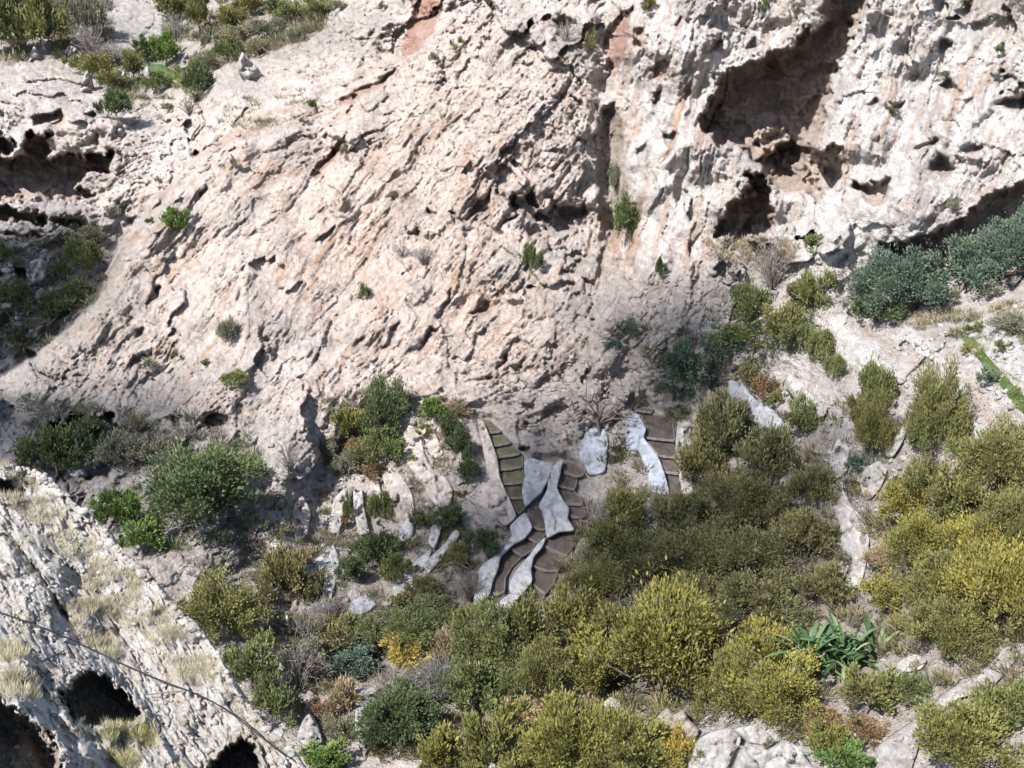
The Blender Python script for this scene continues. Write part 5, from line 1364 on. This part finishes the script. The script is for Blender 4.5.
tag(tubes_obj("water_hose", [(hp, [.010] * len(hp), 5)], M_HOSE), "long thin black hose running down across the near stony spur", "hose")
hp = along_near([(137,695),(160,692),(194,689)], .05)
tag(tubes_obj("dry_stick", [(hp, [.010] * len(hp), 4)], M_DEAD), "thin dark stick lying right of the black hollow in the spur", "stick")
hp = along_near([(32,664),(50,658),(76,643)], .05)
tag(tubes_obj("dry_stick", [(hp, [.010] * len(hp), 4)], M_DEAD), "thin dark stick lying under the black hose at the left", "stick")

def surf(u, v, off=0.0): return to_world(np.float64(u), np.float64(v), float(sample(DEPTH, u, v)) + off)
# dead tree over the terraces
b0 = surf(600, 432, -.1); px = float(sample(DEPTH, 600, 432)) / F
root = empty("dead_tree", b0); tag(root, "bare dead tree with dark forked branches against the rock above the terraces", "tree")
def rel(pts): return [np.array([x * px, y, z * px]) for x, y, z in pts]
tubes_obj("trunk", [(rel([(0,0,-6),(-2,0,8),(-3,-.2,18)]), [.13,.11,.08], 6)], M_DEAD, root)
rt = np.random.default_rng(3); br = []
for ax, az in [(-34,30),(-22,42),(-8,46),(6,40),(22,34),(34,20),(40,28),(-44,18),(14,24),(-14,26),(46,12)]:
    m1 = (ax * .35, rt.normal() * .3, 10 + az * .35); e = (ax, -.4 + rt.normal() * .5, az)
    br.append((rel([(-2,0,9), m1, (ax * .7 + rt.normal() * 2, -.3, az * .8), e]), [.07,.05,.035,.015], 4))
    for q in range(4):
        t_ = .4 + .5 * rt.random(); s0 = (m1[0] + (e[0] - m1[0]) * t_, -.2, m1[2] + (e[2] - m1[2]) * t_)
        br.append((rel([s0, (s0[0] + rt.normal() * 7, -.3 + rt.normal() * .3, s0[2] + abs(rt.normal()) * 7)]), [.03,.012], 3))
tubes_obj("branches", br, M_DEAD, root)
# pale dead stem, fallen log
tag(tubes_obj("dead_wood", [([surf(290,634,-.1), surf(288,624,-.5) + np.array([0,0,.1]), surf(286,612,-.8)], [.09,.07,.05], 5)], M_PALEWOOD), "pale upright dead stem among grey bare shrubs left of the terraces", "dead wood")
tag(tubes_obj("fallen_log", [([surf(744,328,-.4), surf(760,319,-.5), surf(778,311,-.5), surf(797,308,-.4)], [.05,.09,.10,.08], 6)], M_PALEWOOD), "long pale fallen log lying between bushes above the bluish slanting wall", "log")
# the plant with the long leaves
c0_ = surf(838, 668); root = empty("long_leaved_plant", c0_); tag(root, "dark green plant with long arching strap leaves above the wide yellow green tree", "plant")
rl = np.random.default_rng(12); k_px = float(sample(DEPTH, 838, 664)) / F; Vl, Fl, Cl, off = [], [], [], 0
for cx_, n_, l_ in [(-28, 40, 56), (4, 40, 60), (32, 36, 58), (-10, 20, 44)]:
    for q in range(n_):
        a = rl.random() * 6.283; L = l_ * k_px * (.7 + .5 * rl.random()); el = .35 + .9 * rl.random()
        d = np.array([math.cos(a) * math.cos(el), math.sin(a) * math.cos(el), math.sin(el)]); sd = np.array([-math.sin(a), math.cos(a), 0])
        st_ = np.array([cx_ * k_px, rl.normal() * .15, .35]); wd = L * .030; rows = []
        for j in range(6):
            t_ = j / 5; p = st_ + d * L * t_ - np.array([0, 0, .42 * L * t_ * t_]); w_ = wd * (.35 + 1.7 * t_ * (1 - t_) * 1.6) * (1 if j < 5 else .1)
            rows += [p - sd * w_ + np.array([0, 0, w_ * .5]), p, p + sd * w_ + np.array([0, 0, w_ * .5])]
        Vl.append(np.array(rows)); Fl.append(grid_faces(6, 3) + off); off += 18
        Cl.append(np.repeat(np.array([[.055,.10,.04]]) * (.5 + 1.1 * rl.random()) + np.array([[.16,.15,.09]]) * (rl.random() < .22) * rl.random(), 18, 0))
mesh_obj("leaves", np.concatenate(Vl), np.concatenate(Fl), M_LEAF, root, np.concatenate(Cl))
tubes_obj("stem", [([np.array([-22*k_px,0,-.1]), np.array([-20*k_px,0,.25])], [.10,.06], 6), ([np.array([6*k_px,0,-.1]), np.array([6*k_px,0,.3])], [.11,.06], 6)], M_BARK, root)

# green beds
GRASS_T = (.09,.15,.04)
for poly, tint, lab in [([(964,338),(972,336),(984,352),(1000,370),(1016,388),(1036,408),(1030,418),(1012,398),(992,374),(976,354)], GRASS_T, "narrow green grass strip running down between stones at the right edge"),
                        ([(171,75),(174,70),(181,69),(187,74),(190,79),(184,81),(176,80)], (.12,.20,.04), "bright green oval field on the far terrace at upper left"),
                        ([(146,66),(160,64),(172,70),(170,80),(158,82),(150,76)], (.08,.14,.05), "dull green field left of the bright oval field"),
                        ([(176,672),(0,0)], 0, None)][:3]:
    o_ = patch("green_field", poly, lambda u, v: np.minimum(smooth_at(u, v), sample(DEPTH, u, v)) - .12, M_SOIL, np.array(tint) * .8, thick=.3, step=1.5, rough=.03, seed=77, stain=(.16,.15,.10))
    if o_: tag(o_, lab, "field", "green fields")
scatter_cover("field_grass", [([(964,338),(972,336),(984,352),(1000,370),(1016,388),(1036,408),(1030,418),(1012,398),(992,374),(976,354)], 130, .22, 26, [(.10,.16,.05), (.13,.18,.06), (.16,.19,.08), (.2,.19,.1)]),
  ([(171,75),(174,70),(181,69),(187,74),(190,79),(184,81),(176,80)], 60, .25, 24, [(.14,.24,.05), (.17,.26,.06)]),
  ([(900,676),(930,680),(935,700),(905,705)], 40, .2, 24, [(.08,.14,.05)])], "green grass growing in small fields", seed=21)
def far_stones(name, zones, label, seed):
    r = np.random.default_rng(seed); parts = []; cs = []
    for poly, n, s0, s1, col in zones:
        p = np.array(poly, float); lo, hi = p.min(0), p.max(0); k = 0
        while k < n:
            q = lo + r.random(2) * (hi - lo)
            if sdf_poly(np.array([q[0]], np.float32), np.array([q[1]], np.float32), poly)[0] < 0 or blocked(q): n -= .02; continue
            b = to_world(q[0], q[1], float(sample(DEPTH, q[0], q[1]))); sz = s0 + (s1 - s0) * r.random() ** 3
            v = np.sign(IV1) * np.abs(IV1) ** .7 * sz * .8 * np.array([1.2, .5 + .5 * r.random(), .35 + .45 * r.random()]) * (1 + .28 * r.normal(size=(len(IV1), 1)))
            m = np.array(Matrix.Rotation(r.random() * 6.28, 3, 'Z') @ Matrix.Rotation(r.normal() * .4, 3, 'X'))
            parts.append((v @ m.T + b + np.array([0, 0, sz * .15]), IF1)); cs.append(np.repeat(np.array([col]) * (.60 + .42 * r.random()), len(IV1), 0)); k += 1
    v, f = merge(parts); o = mesh_obj(name, v, f, M_WALL, None, np.concatenate(cs)); tag(o, label, "stones", kind="stuff")
far_stones("scree", [([(640,280),(820,260),(830,330),(700,380),(640,370)], 420, 0.064, 0.360, (.40,.37,.35)), ([(880,320),(1030,290),(1030,440),(900,400)], 420, 0.048, 0.280, (.45,.435,.42)),
  ([(270,420),(400,400),(500,480),(330,620),(240,540)], 360, 0.056, 0.320, (.40,.37,.345)), ([(480,360),(640,350),(640,440),(540,450)], 260, 0.064, 0.360, (.42,.385,.36)),
  ([(760,390),(920,400),(900,500),(800,480)], 260, 0.048, 0.256, (.43,.42,.40)), ([(280,600),(1000,620),(1000,768),(320,768)], 420, 0.040, 0.240, (.43,.41,.39)),
  ([(110,110),(230,120),(210,170),(120,200)], 160, 0.120, 0.480, (.42,.39,.36)), ([(0,240),(100,250),(60,330),(0,350)], 120, 0.120, 0.480, (.36,.34,.33)), ([(840,470),(880,480),(880,600),(840,590)], 150, 0.048, 0.240, (.44,.42,.40)),
  ([(510,690),(560,690),(560,768),(510,768)], 50, 0.064, 0.240, (.44,.42,.40))], "fallen stones lying on the slopes below the cliff", 31)
#END
